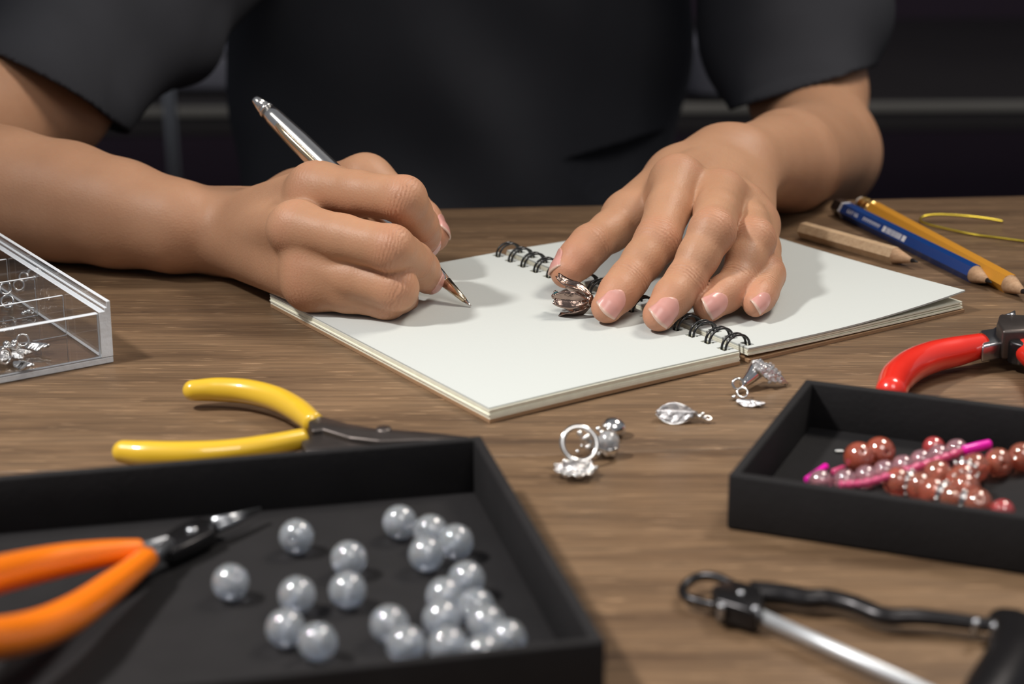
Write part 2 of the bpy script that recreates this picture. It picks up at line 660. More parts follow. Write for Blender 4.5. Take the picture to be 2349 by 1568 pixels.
def nb_sheet(side, z_fn, th, inset=0.0, du=0.0, dv=0.0):
    """a sheet with a row of punched holes along the spine. side -1 left, +1 right"""
    us = [0.0018, 0.0034, 0.0064] + list(np.linspace(0.012, PW - inset - (0.0012 if side < 0 else 0), 10))
    vs_ = [0.0]
    for k in range(N_LOOP):
        c = (k + 0.5) * PITCH_L
        vs_ += [c - HOLE_W / 2, c + HOLE_W / 2]
    vs_.append(PL)
    nu_, nv_ = len(us), len(vs_)
    V = []
    for top in (1, 0):
        for u in us:
            for v in vs_:
                z = z_fn(u / PW, v / PL)
                p = NB_O + NU * side * (u + du) + NV * (v + dv)
                V.append((p[0], p[1], z - (0 if top else th)))
    k = nu_ * nv_
    cell = lambda i, j: 0 <= i < nu_ - 1 and 0 <= j < nv_ - 1 and not (i == 1 and j % 2 == 1)
    F = []
    for i in range(nu_ - 1):
        for j in range(nv_ - 1):
            if not cell(i, j):
                continue
            a, b, c, d = i * nv_ + j, (i + 1) * nv_ + j, (i + 1) * nv_ + j + 1, i * nv_ + j + 1
            F += [[a, b, c, d], [k + d, k + c, k + b, k + a]]
            for (di, dj), (p, q) in {(-1, 0): (d, a), (1, 0): (b, c), (0, -1): (a, b), (0, 1): (c, d)}.items():
                if not cell(i + di, j + dj):
                    F.append([q, p, k + p, k + q])
    if side > 0:
        F = [q[::-1] for q in F]
    return np.array(V), F


def zl(h):
    return lambda u, v: h + 0.0004 * math.sin(math.pi * u) * v


mesh('cover', *nb_sheet(-1, zl(0.0012), 0.0011, dv=0.0004), 'kraft', nb, False, 'brown kraft board cover')
NLEFT = 7
for i in range(NLEFT):
    h = 0.0012 + (i + 1) * 0.0038 / NLEFT
    mesh('page', *nb_sheet(-1, zl(h), 0.0038 / NLEFT - 0.00006, inset=rng.uniform(0, 0.0006), du=rng.uniform(-0.0002, 0.0002), dv=rng.uniform(-0.0004, 0.0003)),
         'paper' if i == NLEFT - 1 else 'page_edge', nb, False)
mesh('cover', *nb_sheet(1, lambda u, v: 0.0012, 0.0011, dv=0.0006), 'kraft', nb, False, 'brown kraft board cover')
for i in range(4):
    h = 0.0022 + 0.0007 * i

    def zr(u, v, h=h, i=i):
        lift = 0.0011 * math.exp(-u / 0.25)
        return h + lift + (0.0010 * v * v * u * (i / 3.0)) + (0.0032 * max(0, u - 0.35) ** 2 / 0.42 * v ** 2 if i == 3 else 0)
    mesh('page', *nb_sheet(1, zr, 0.0006, inset=0.0 if i == 3 else rng.uniform(0.0004, 0.0012), dv=rng.uniform(-0.0004, 0.0003)),
         'paper' if i == 3 else 'page_edge', nb, False)
for k in range(N_LOOP):
    c = (k + 0.5) * PITCH_L
    parts = []
    for off in (-0.00105, 0.00105):
        P = []
        for t in np.linspace(-0.42, math.pi + 0.42, 22):
            u = 0.0050 * math.cos(t)
            zz = 0.0048 + 0.0046 * math.sin(t)
            P.append(NB_O + NU * u + NV * (c + off + 0.0004 * math.cos(t)) + A3(0, 0, zz))
        parts.append(tube(np.array(P), 0.00046, 8))
    mesh('wire_ring', *join(*parts), 'black_wire', nb)
mesh('spine_wire', *tube(np.array([NB_O + NV * 0.002 + A3(0, 0, 0.0028), NB_O + NV * (PL - 0.002) + A3(0, 0, 0.0028)]), 0.00045, 8), 'black_wire', nb)

# ------------------------------------------------------------------ signed-distance modelling of the body
F32 = np.float32


def smin(a, b, k):
    h = np.maximum(k - np.abs(a - b), 0) / k
    return np.minimum(a, b) - h * h * k * 0.25


class Prim:
    """tapered capsule, optionally flattened by s along the direction n"""
    def __init__(s, a, ra, b, rb, n=None, f=1.0, k=None):
        s.k = k
        s.a, s.b = np.asarray(a, F32), np.asarray(b, F32)
        s.ra, s.rb = F32(ra), F32(rb)
        s.ba = s.b - s.a
        s.l2 = F32(max(float(s.ba @ s.ba), 1e-10))
        s.n = None if n is None else np.asarray(unit(n), F32)
        s.f = F32(f)

    def __call__(s, P):
        q = P - s.a
        if s.n is not None:
            ba = s.ba
            t = np.clip((q @ ba) / s.l2, 0, 1)
            d = q - t[:, None] * ba
            dn = d @ s.n
            d = d + (dn * (1 / s.f - 1))[:, None] * s.n
            return (np.sqrt(np.einsum('ij,ij->i', d, d)) - (s.ra + t * (s.rb - s.ra))) * F32(min(1.0, float(s.f) * 1.15))
        t = np.clip((q @ s.ba) / s.l2, 0, 1)
        d = q - t[:, None] * s.ba
        return np.sqrt(np.einsum('ij,ij->i', d, d)) - (s.ra + t * (s.rb - s.ra))


class Shape:
    """groups: base prims blended with k0; then fingers (lists of prims) joined to the base, widely near the knuckle, tightly elsewhere"""
    def __init__(s, base, k0, fingers=(), kf=0.0026, mcp=(), post=None, kmax=0.0075, reach=0.013):
        s.base, s.k0, s.fingers, s.kf, s.mcp, s.post = base, k0, fingers, kf, mcp, post
        s.kmax, s.reach = kmax, reach
        s.all = list(base) + [p for f in fingers for p in f]

    def __call__(s, P, act=None):
        P = np.asarray(P, F32)
        on = (lambda p: True) if act is None else (lambda p: id(p) in act)
        d = None
        for p in s.base:
            if on(p):
                e = p(P)
                d = e if d is None else smin(d, e, p.k or s.k0)
        for f, c in zip(s.fingers, s.mcp):
            g = None
            for p in f:
                if on(p):
                    e = p(P)
                    g = e if g is None else smin(g, e, s.kf)
            if g is None:
                continue
            if d is None:
                d = g
            else:
                q = P - np.asarray(c, F32)
                k = 0.0009 + s.kmax * np.exp(-np.einsum('ij,ij->i', q, q) / s.reach ** 2)
                d = smin(d, g, k.astype(F32))
        if d is None:
            d = np.full(len(P), 0.05, F32)
        if s.post is not None:
            d = s.post(P, d)
        return d


def polygonize(shape, lo, hi, vox, pad=0.020):
    B = 16
    lo = np.asarray(lo, float)
    nb_ = np.ceil((np.asarray(hi) - lo) / (B * vox)).astype(int)
    grid = openvdb.FloatGrid(background=3 * vox)
    I = np.stack(np.meshgrid(*[np.arange(k) for k in nb_], indexing='ij'), -1).reshape(-1, 3)
    cen = (lo + (I + 0.5) * B * vox - vox * 0.5).astype(F32)
    half = B * vox * math.sqrt(3) / 2
    dc = np.concatenate([shape(c) for c in np.array_split(cen, max(1, len(cen) // 200000))])
    pd = np.stack([p(cen) for p in shape.all], 1)
    slack = 0.003 if shape.post is not None else 0.0
    for i in np.where(dc < -(half * 1.4 + 2 * vox + slack))[0]:
        a = I[i] * B
        grid.fill(tuple(int(x) for x in a), tuple(int(x) for x in a + B - 1), -3 * vox, False)
    loc = np.stack(np.meshgrid(*[np.arange(B)] * 3, indexing='ij'), -1).reshape(-1, 3)
    for i in np.where(np.abs(dc) <= half * 1.4 + 2 * vox + slack)[0]:
        P = (lo + (I[i] * B + loc) * vox).astype(F32)
        lim = pd[i].min() + 2 * half + pad
        act = {id(p) for p, e in zip(shape.all, pd[i]) if e < lim}
        v = np.clip(shape(P, act), -3 * vox, 3 * vox).astype(F32).reshape(B, B, B)
        grid.copyFromArray(v, ijk=tuple(int(x) for x in I[i] * B))
    pts, quads = grid.convertToQuads(isovalue=0.0)
    return lo + pts.astype(float) * vox, quads[:, ::-1]


def chain(pts, radii, n=None):
    return [Prim(pts[i], radii[i], pts[i + 1], radii[i + 1]) for i in range(len(pts) - 1)]


def finger(tip, dip, pip, mcp, w=1.0, dors=None, tipr=0.0056):
    """smooth finger of prims: bellied phalanges, thicker joints"""
    tip, dip, pip, mcp = (np.asarray(k, float) for k in (tip, dip, pip, mcp))
    mid1, mid2, mid3 = (tip * 0.45 + dip * 0.55), (dip + pip) / 2, (pip + mcp) / 2
    P = [tip, mid1, dip, mid2, pip, mid3, mcp]
    R = np.array([tipr, 0.0066, 0.0067, 0.0070, 0.0079, 0.0079, 0.0092]) * w
    return chain(P, R)


# --- left hand (pressing the notebook); bones found from finger lengths
L = dict(
    index=[Z(1393, 704, 0.0112), Y(1441, 642, 0.7070), Y(1508, 553, 0.722), Y(1556, 412, 0.757)],
    middle=[Z(1512, 722, 0.0112), Y(1571, 646, 0.7005), Y(1634, 530, 0.713), Y(1655, 448, 0.754)],
    ring=[Z(1626, 702, 0.0112), Y(1692, 650, 0.711), Y(1729, 550, 0.727), Y(1703, 480, 0.762)],
    pinky=[Z(1733, 697, 0.0108), Y(1749, 666, 0.7115), Y(1757, 630, 0.723), Y(1737, 514, 0.758)],
    thumb=[Z(1301, 622, 0.0135), Y(1354, 562, 0.742), Y(1444, 500, 0.765), Y(1566, 404, 0.797)],
)
LW = Y(1706, 372, 0.818)
LM = {k: v[3] for k, v in L.items()}
nL = unit(np.cross(LM['pinky'] - LM['index'], LW - LM['middle']))
nL = nL if nL[2] > 0 else -nL
base = []
for nm, r0, r1 in (('index', 0.0098, 0.0090), ('middle', 0.0100, 0.0090), ('ring', 0.0098, 0.0086), ('pinky', 0.0094, 0.0080)):
    sp = {'index': -0.008, 'middle': -0.003, 'ring': 0.002, 'pinky': 0.006}[nm]
    w0 = LW + unit(LM['pinky'] - LM['index']) * sp
    base.append(Prim(w0 - nL * 0.003, r0, LM[nm] - nL * 0.0015, r1))
base.append(Prim(LW + unit(LM['index'] - LM['pinky']) * 0.010 - nL * 0.004, 0.0135, L['thumb'][3] - nL * 0.002, 0.0125))
base.append(Prim(L['thumb'][3] - nL * 0.002, 0.0125, L['thumb'][2], 0.0105))
base.append(Prim(L['thumb'][3] - nL * 0.004, 0.010, LM['index'] - nL * 0.007, 0.0075))
LEL = Y(1884, 352, 1.0)
LF1 = Y(1805, 370, 0.878)
base += [Prim(LW, 0.0145, LF1, 0.0222, k=0.008), Prim(LF1, 0.0222, LEL, 0.0272, k=0.004),
         Prim(LEL, 0.0268, Y(1848, 200, 1.055), 0.0268, k=0.012), Prim(Y(1852, 200, 1.055), 0.0265, A3(0.135, 1.13, 0.20), 0.040, k=0.02)]
fing = [finger(*L['index'], 1.03), finger(*L['middle'], 1.04), finger(*L['ring'], 1.0), finger(*L['pinky'], 0.86, tipr=0.0054)]
tb = L['thumb']
fing.append(chain([tb[0], tb[0] * 0.5 + tb[1] * 0.5, tb[1], (tb[1] + tb[2]) / 2, tb[2]], [0.0064, 0.0073, 0.0075, 0.0076, 0.0095]))
shapeL = Shape(base, 0.0070, fing, mcp=[LM['index'], LM['middle'], LM['ring'], LM['pinky'], tb[2]])

# --- right hand (holding the pen)
PEN_TIP = Z(1080, 702, 0.0056)
PEN_END = A3(-0.0993, 0.7866, 0.0668)
Rh = dict(
    index=[Y(975, 556, 0.736), Y(961, 516, 0.7245), Y(926, 456, 0.712), Y(718, 432, 0.735)],
    middle=[Y(982, 638, 0.7215), Y(948, 600, 0.708), Y(898, 570, 0.696), Y(676, 522, 0.716)],
    ring=[Y(850, 672, 0.728), Y(915, 686, 0.717), Y(908, 661, 0.697), Y(706, 614, 0.712)],
    pinky=[Y(840, 684, 0.728), Y(898, 690, 0.718), Y(888, 686, 0.702), Y(706, 656, 0.7105)],
    thumb=[Y(990, 538, 0.750), Y(935, 482, 0.765), Y(838, 418, 0.777), Y(690, 470, 0.790)],
)
RW = Y(520, 533, 0.777)
RM = {k: v[3] for k, v in Rh.items()}
nR = unit(np.cross(RM['pinky'] - RM['index'], RW - RM['middle']))
nR = nR if nR[1] < 0 else -nR
base = []
for nm, r0, r1 in (('index', 0.0115, 0.0090), ('middle', 0.0118, 0.0090), ('ring', 0.0112, 0.0086), ('pinky', 0.0104, 0.0080)):
    sp = {'index': -0.0035, 'middle': -0.001, 'ring': 0.002, 'pinky': 0.0045}[nm]
    w0 = RW + unit(RM['pinky'] - RM['index']) * sp
    base.append(Prim(w0 - nR * 0.001, r0, RM[nm] - nR * 0.002, r1))
base.append(Prim(RW + A3(0.004, 0.004, 0.002), 0.0125, Rh['thumb'][3], 0.0125))
base.append(Prim(Rh['thumb'][3], 0.0120, Rh['thumb'][2], 0.0108))
base.append(Prim(Rh['thumb'][3], 0.010, RM['index'] - nR * 0.010, 0.010))
base.append(Prim(Rh['thumb'][3], 0.012, Y(800, 600, 0.728), 0.011))
base.append(Prim(RW + A3(0.008, -0.010, -0.001), 0.0110, Y(800, 660, 0.716), 0.0092))
REL = Y(-300, 380, 0.832)
RF1, RF2 = Y(400, 518, 0.776), Y(150, 462, 0.793)
RF3 = Y(0, 440, 0.800)
RUA = Y(92, 208, 0.95)
base += [Prim(RW, 0.0162, RF1, 0.0180, k=0.006), Prim(RF1, 0.0180, (RF1 + RF2) / 2, 0.0212, k=0.003), Prim((RF1 + RF2) / 2, 0.0212, RF2, 0.0236, k=0.003), Prim(RF2, 0.0236, RF3, 0.0258, k=0.003), Prim(RF3, 0.0258, REL, 0.0305, k=0.004),
         Prim(REL, 0.0310, RUA, 0.0340), Prim(RUA, 0.0340, A3(-0.155, 1.12, 0.15), 0.042)]
fing = [finger(*Rh['index'], 1.02), finger(*Rh['middle'], 1.03), finger(*Rh['ring'], 0.98), finger(*Rh['pinky'], 0.88)]
tb = Rh['thumb']
fing.append(chain([tb[0], tb[0] * 0.5 + tb[1] * 0.5, tb[1], tb[2]], [0.0068, 0.0085, 0.0088, 0.0100]))
shapeR = Shape(base, 0.0065, fing, mcp=[RM['index'], RM['middle'], RM['ring'], RM['pinky'], tb[2]])

# --- trunk under the shirt
TC = A3(-0.032, 1.20, 0)
trunk = [Prim(TC + A3(0, 0.02, -0.42), 0.125, TC + A3(0, 0, -0.10), 0.105, (0, 1, 0), 0.72), Prim(TC + A3(0, 0, -0.10), 0.105, TC + A3(0, 0.0, 0.12), 0.120, (0, 1, 0), 0.68),
         Prim(A3(-0.155, 1.16, 0.15), 0.040, A3(0.10, 1.17, 0.20), 0.040), Prim(TC + A3(0, 0.0, 0.12), 0.08, TC + A3(0, 0.0, 0.24), 0.050),
         Prim(TC + A3(0.08, 0.02, -0.40), 0.075, TC + A3(0.10, -0.20, -0.43), 0.065), Prim(TC + A3(-0.08, 0.02, -0.40), 0.075, TC + A3(-0.10, -0.20, -0.43), 0.065)]
shapeT = Shape(trunk, 0.03)


def bounds(prims, pad):
    lo = np.min([np.minimum(p.a - max(p.ra, p.rb), p.b - max(p.ra, p.rb)) for p in prims], 0) - pad
    hi = np.max([np.maximum(p.a + max(p.ra, p.rb), p.b + max(p.ra, p.rb)) for p in prims], 0) + pad
    return lo, hi


VOX = 0.0007
body_parts = [polygonize(s, *bounds(s.all, 0.004), v) for s, v in ((shapeL, VOX), (shapeR, VOX), (shapeT, 0.004))]
person = thing('person', (TC[0], TC[1], -0.50), 'person in dark t-shirt writing with a silver pen, other hand resting on the notebook', 'person')
bv, bf, nn = [], [], 0
for v, f in body_parts:
    bv.append(v)
    bf.append(f + nn)
    nn += len(v)
bv, bf = np.vstack(bv), np.vstack(bf)
me = bpy.data.meshes.new('body')
pl = root_loc(person)
me.vertices.add(len(bv))
me.vertices.foreach_set('co', (bv - pl).astype(F32).ravel())
me.loops.add(bf.size)
me.loops.foreach_set('vertex_index', bf.astype(np.int32).ravel())
me.polygons.add(len(bf))
me.polygons.foreach_set('loop_start', np.arange(0, bf.size, 4, dtype=np.int32))
me.polygons.foreach_set('use_smooth', np.ones(len(bf), bool))
me.update(calc_edges=True)
me.validate()
me.materials.append(M['skin'])
body = bpy.data.objects.new('body', me)
COL.objects.link(body)
body.parent = person
# pigment and joint coordinates carried on the skin
blush = np.zeros(len(bv), F32)
jx = np.zeros(len(bv), F32)
jm = np.zeros(len(bv), F32)
for H in (L, Rh):
    for nm, ch in H.items():
        ts = 0.010 if nm != 'thumb' else 0.013
        d = np.linalg.norm(bv - ch[0], axis=1)
        blush = np.maximum(blush, np.exp(-(d / ts) ** 2))
        js = [(1, 0.20, 0.0024), (2, 0.40, 0.0042)] + ([(3, 0.25, 0.005)] if nm != 'thumb' else [])
        for i, amt, wd in js:
            d = bv - ch[i]
            ax = unit(ch[min(i + 1, 3)] - ch[i - 1])
            s = d @ ax
            near = np.linalg.norm(d, axis=1) < 0.0105
            w = np.where(near, np.exp(-(s / wd) ** 2), 0)
            up = w > jm
            jm = np.where(up, w * (1.0 if i < 3 else 0.35), jm)
            jx = np.where(up, s, jx)
            blush = np.maximum(blush, amt * np.where(near, np.exp(-(s / 0.006) ** 2), 0))
for nm, arr in (('blush', blush), ('joint_x', jx), ('joint_mask', jm)):
    me.attributes.new(nm, 'FLOAT', 'POINT').data.foreach_set('value', arr.astype(F32))


def nail(shape, tip, dip, dors, hw, ln, back=0.35, tipgap=0.0052):
    """plate that follows the finger: from behind the nail bed to just past the fingertip"""
    tip, dip = np.asarray(tip, float), np.asarray(dip, float)
    ax = unit(tip - dip)
    dz = unit(np.asarray(dors, float) - ax * (np.asarray(dors, float) @ ax))
    sx = np.cross(dz, ax)
    nu_, nv_ = 14, 18
    G = np.zeros((nu_ + 1, nv_ + 1, 3))
    E = np.zeros((nu_ + 1, nv_ + 1))
    end = tip + ax * tipgap
    for j in range(nv_ + 1):
        v = j / nv_
        half = hw * (1 - 0.16 * (1 - v)) * (1 - max(0, 0.28 - v) ** 2 * 5.0)
        for i in range(nu_ + 1):
            u = 2 * i / nu_ - 1
            vv = v - (0.24 * u * u if v > 0.5 else 0) * (2 * v - 1) + 0.12 * u * u * (1 - v) ** 2
            p = end - ax * ln * (1 - vv) + dz * 0.012 + sx * u * half
            step = unit(-dz)
            t = 0.0
            for _ in range(14):
                t += float(shape(np.array([p + step * t]))[0]) * 0.9
                if t > 0.02:
                    break
            t = min(t, 0.0125)
            G[i, j] = p + step * t
            E[i, j] = v
    # keep the free edge from wrapping over the tip: limit the drop along the length
    mid = nu_ // 2
    for j in range(1, nv_ + 1):
        for i in range(nu_ + 1):
            h0 = (G[i, j - 1]) @ dz
            h1 = (G[i, j]) @ dz
            lim = h0 - 0.00026
            if h1 < lim:
                G[i, j] += dz * (lim - h1)
    N = np.cross(np.gradient(G, axis=0), np.gradient(G, axis=1))
    N /= np.linalg.norm(N, axis=2)[..., None] + 1e-12
    if (N[mid, nv_ // 2] @ dz) < 0:
        N = -N
    rim = np.ones((nu_ + 1, nv_ + 1))
    rim[0], rim[-1] = 0.1, 0.1
    rim[:, 0] = 0.1
    V = np.vstack([(G + N * (0.00032 * rim)[..., None]).reshape(-1, 3), (G - N * 0.0004).reshape(-1, 3)])
    W = nv_ + 1
    k = (nu_ + 1) * W
    F = []
    for i in range(nu_):
        for j in range(nv_):
            a, b, c, d = i * W + j, (i + 1) * W + j, (i + 1) * W + j + 1, i * W + j + 1
            F += [[a, b, c, d], [k + d, k + c, k + b, k + a]]
    for i in range(nu_):
        F += [[i * W, k + i * W, k + (i + 1) * W, (i + 1) * W], [i * W + nv_, (i + 1) * W + nv_, k + (i + 1) * W + nv_, k + i * W + nv_]]
    for j in range(nv_):
        F += [[j, j + 1, k + j + 1, k + j], [nu_ * W + j, k + nu_ * W + j, k + nu_ * W + j + 1, nu_ * W + j + 1]]
    o = mesh('fingernail', V, F, 'nail', person)
    o.data.attributes.new('edge', 'FLOAT', 'POINT').data.foreach_set('value', np.tile(E.ravel(), 2).astype(F32))
    return o


toward = lambda p: unit(_C - p)
for nm, hw, ln, dv_ in (('index', 0.0046, 0.0108, (0.05, -0.2, -0.1)), ('middle', 0.0049, 0.0113, (0.16, -0.2, -0.1)), ('ring', 0.0045, 0.0102, (0.30, -0.2, 0.0)), ('pinky', 0.0033, 0.0086, (0.42, -0.1, 0.0))):
    c = L[nm]
    nail(shapeL, c[0], c[1], toward(c[0]) + A3(*dv_), hw, ln, tipgap=0.0060)
nail(shapeL, L['thumb'][0], L['thumb'][1], A3(-0.80, 0.22, 0.58), 0.0050, 0.0110, tipgap=0.0055)
nail(shapeR, Rh['index'][0], Rh['index'][1], A3(0.66, -0.95, 0.0), 0.0044, 0.0102, tipgap=0.0060)
nail(shapeR, Rh['middle'][0], Rh['middle'][1], A3(0.62, -0.95, 0.10), 0.0046, 0.0102, tipgap=0.0060)
nail(shapeR, Rh['thumb'][0], Rh['thumb'][1], A3(0.85, 0.0, 0.40), 0.0046, 0.0105, tipgap=0.0058)

# --- shirt
SLR = [A3(-0.150, 1.13, 0.155), Y(150, 120, 0.975), Y(40, 250, 0.915)]
SLL = [A3(0.122, 1.14, 0.20), Y(1822, 60, 1.075), Y(1845, 260, 1.03)]


def hem_plane(p, n):
    return np.asarray(p, F32), np.asarray(unit(n), F32)


HR = hem_plane((Y(0, 138, 0.91) + Y(270, 292, 0.95)) / 2, np.cross(Y(270, 292, 0.95) - Y(0, 138, 0.91), ray(100, 200) * -1.0 + A3(0, 0.25, 0)))
if HR[1] @ (SLR[2] - SLR[0]).astype(F32) < 0:
    HR = (HR[0], -HR[1])
HL = hem_plane((Y(1966, 165, 1.05) + Y(1730, 236, 1.01)) / 2, np.cross(Y(1966, 165, 1.05) - Y(1730, 236, 1.01), ray(1850, 200)))
if HL[1] @ (SLL[2] - SLL[0]).astype(F32) < 0:
    HL = (HL[0], -HL[1])


def shirt_post(P, d):
    # soft folds
    x, y, z = P[:, 0], P[:, 1], P[:, 2]
    fold = 0.0022 * np.sin(38 * x + 26 * z + 2.0 * np.sin(17 * z)) + 0.0018 * np.sin(-55 * x + 34 * z + 1.3 + 2.2 * np.sin(21 * x)) + 0.0012 * np.sin(80 * (x + 0.6 * z + 0.5 * y))
    d = d + fold.astype(F32)
    for c, n in (HR, HL):
        cut = (P - c) @ n
        near = np.einsum('ij,ij->i', P - c, P - c) < 0.16 ** 2
        # hollow near the hem so that the sleeve is an open tube
        hollow = np.maximum(d, np.maximum(-(d + 0.0022), -(cut + 0.055)))
        hollow = np.where(near & (cut > -0.055), np.maximum(d, -(d + 0.0022)), d)
        d = np.where(near, np.maximum(hollow, cut), d)
    return d.astype(F32)


shirt = [Prim(TC + A3(0, 0.02, -0.40), 0.142, TC + A3(0, 0, -0.10), 0.128, (0, 1, 0), 0.75), Prim(TC + A3(0, 0, -0.10), 0.128, TC + A3(0, 0.0, 0.13), 0.140, (0, 1, 0), 0.70),
         Prim(A3(-0.150, 1.16, 0.15), 0.060, A3(0.10, 1.17, 0.19), 0.060),
         Prim(SLR[0], 0.055, SLR[1], 0.040), Prim(SLR[1], 0.040, SLR[2], 0.0385), Prim(SLR[0], 0.05, Y(215, 225, 0.955), 0.0175), Prim(A3(-0.14, 1.15, 0.13), 0.05, Y(395, 90, 1.03), 0.020), Prim(Y(215, 225, 0.955), 0.0170, Y(400, 95, 1.02), 0.020),
         Prim(SLL[0], 0.056, SLL[1], 0.0455), Prim(SLL[1], 0.0455, SLL[2], 0.034)]
shapeS = Shape(shirt, 0.016, post=shirt_post)
sv, sf = polygonize(shapeS, *bounds(shirt, 0.012), 0.0014)
mesh('t_shirt', sv, sf, 'shirt', person, True, 'dark charcoal cotton t-shirt')

# ------------------------------------------------------------------ pen
PT, PE = PEN_TIP, PEN_END
pd_ = unit(PE - PT)
PLn = np.linalg.norm(PE - PT)
pen = thing('ballpoint_pen', PT, 'slim polished silver ballpoint pen held in the writing hand over the page', 'pen')
at = lambda t: PT + pd_ * t
barrel = mesh('barrel', *lathe(at(0.014), PE, [(0, 0.0021), (0.004, 0.0026), (0.012, 0.0034), (0.026, 0.0040), (0.05, 0.0043), (0.085, 0.0042), (PLn - 0.026, 0.0036), (PLn - 0.0215, 0.0030)], 28), 'chrome', pen)
mesh('tip_cone', *lathe(at(0.0032), at(0.02), [(0, 0.0008), (0.0002, 0.0010), (0.0105, 0.00215)], 24), 'champagne', pen, True, 'champagne gold tip cone')
mesh('point', *lathe(at(0.0), at(0.01), [(0, 0.0003), (0.0008, 0.0004), (0.0034, 0.0009)], 14), 'chrome', pen)
mesh('band', *lathe(at(PLn - 0.0078), at(PLn), [(0, 0.00305), (0.0004, 0.00325), (0.0012, 0.00325), (0.0016, 0.0029)], 24), 'chrome', barrel)
mesh('button', *lathe(at(PLn - 0.0062), at(PLn), [(0, 0.0028), (0.0050, 0.0019), (0.0062, 0.0016), (0.0064, 0.0010)], 24), 'chrome', barrel)
side = unit(toward(PE) + A3(-0.25, 0, -0.25))
side = unit(side - pd_ * (side @ pd_))
cl = [at(PLn - 0.016) + side * 0.0031, at(PLn - 0.022) + side * 0.0046, at(PLn - 0.034) + side * 0.0049, at(PLn - 0.046) + side * 0.0045]
mesh('clip', *tube(catmull(cl, 16), [0.0010, 0.0013, 0.0013, 0.0011], 12, flat=(side, 0.45)), 'champagne', barrel, True, 'slim pale gold pocket clip')

# ------------------------------------------------------------------ flower pendant
pb, pt_ = Z(1354, 690, 0.0108), Z(1282, 684, 0.0105)
pend = thing('flower_pendant', (pb[0], pb[1], 0.0056), 'oxidised bronze tulip flower pendant lying by the index fingertip on the page', 'pendant')
ax = unit(pt_ - pb)
px_, py_, _ = frame(ax)
PLEN = np.linalg.norm(pt_ - pb)


def petal(phi, ln, flare, hwid):
    def fn(u, v):
        w = (v * 2 - 1)
        prof = hwid * (math.sin(math.pi * min(1, 0.12 + u * 0.80)) ** 0.75)
        r = 0.0013 + 0.0043 * math.sin(min(1, u * 1.7) * math.pi / 2) + flare * max(0, u - 0.55) ** 2 * 3
        a = phi + w * prof
        r += 0.0012 * (abs(w) ** 2) - 0.0004 * math.exp(-(w / 0.18) ** 2)
        return pb + ax * (u * ln) + r * (math.cos(a) * px_ + math.sin(a) * py_)
    return sheet(fn, 14, 10, 0.0005)


for i, (phi, ln, fl, hw) in enumerate([(0.25, 0.0116, 0.0022, 0.52), (1.5, 0.0124, 0.0040, 0.50), (2.75, 0.0115, 0.0018, 0.50), (3.9, 0.0112, 0.0026, 0.52), (5.2, 0.0108, 0.0002, 0.62)]):
    mesh('petal', *petal(phi, PLEN * ln / 0.0122, fl, hw), 'bronze', pend)
mesh('cap', *lathe(pb - ax * 0.0012, pb + ax, [(0, 0.0009), (0.0006, 0.0022), (0.0018, 0.0026), (0.0026, 0.0012)], 20), 'bronze', pend)
mesh('sepal', *sheet(lambda u, v: pb + ax * (-0.0008 - 0.0008 * math.sin(u * 3)) + px_ * 0.0017 * (v * 2 - 1) * math.sin(math.pi * (0.1 + 0.85 * u)) - A3(0, 0, 0.0012) + (A3(0, 0, -1) * u * 0.0034), 8, 6, 0.0005), 'bronze', pend)
mesh('bail', *ring(pb - ax * 0.0026, 0.0015, 0.00038, py_), 'bronze_edge', pend)
for dx, dy, dt, r, mm in ((0.0012, 0.0018, 0.0015, 0.0011, 'teal_stone'), (-0.0008, 0.0004, 0.003, 0.0011, 'bronze'), (0.0010, -0.0012, 0.0018, 0.0010, 'teal_stone'), (0.0, 0.0022, 0.0022, 0.0008, 'bronze')):
    c = pb + ax * (PLEN * 0.92 + dt) + px_ * dx + A3(0, 0, dy)
    mesh('stamen', *join(tube(np.array([pb + ax * 0.004, c]), 0.00035, 6), ball(c, r, 14)), mm, pend)

# ------------------------------------------------------------------ acrylic organiser box
def frost(o, thin, alsotop=True):
    # saw-cut edges of an acrylic plate are frosted, its faces are clear
    o.data.materials.append(M['frosted'])
    for p in o.data.polygons:
        if abs(Vector(thin).normalized().dot(p.normal)) < 0.8:
            p.material_index = 1
    return o


BC = A3(-0.1360, 0.6673, 0.0)
bt = math.radians(33.5)
BX, BY = A3(math.cos(bt), math.sin(bt), 0), A3(-math.sin(bt), math.cos(bt), 0)
BW, BD, BH, WT = 0.135, 0.118, 0.0222, 0.0042
box = thing('organiser_box', BC - BX * BW / 2 + BY * BD / 2, 'clear acrylic compartment box with silver findings, beside the forearm', 'box')
e = 0.00005
frost(mesh('base', *obox(BC - BX * (BW - e) + A3(0, 0, 0.0003), BX * (BW - 2 * e), BY * BD, (0, 0, 0.0021), 0.0002), 'acrylic', box, False), (0, 0, 1))


def bprof(prof, o, along, outv, m_='acrylic', name='side_wall'):
    n = len(prof)
    V = [o + outv * a + A3(0, 0, b) for a, b in prof] + [o + along + outv * a + A3(0, 0, b) for a, b in prof]
    F = [list(range(n))[::-1], list(range(n, 2 * n))] + [[i, (i + 1) % n, n + (i + 1) % n, n + i] for i in range(n)]
    o_ = mesh(name, *bevelled(np.array(V), F, 0.00015, 1), m_, box, False)
    return frost(o_, outv)


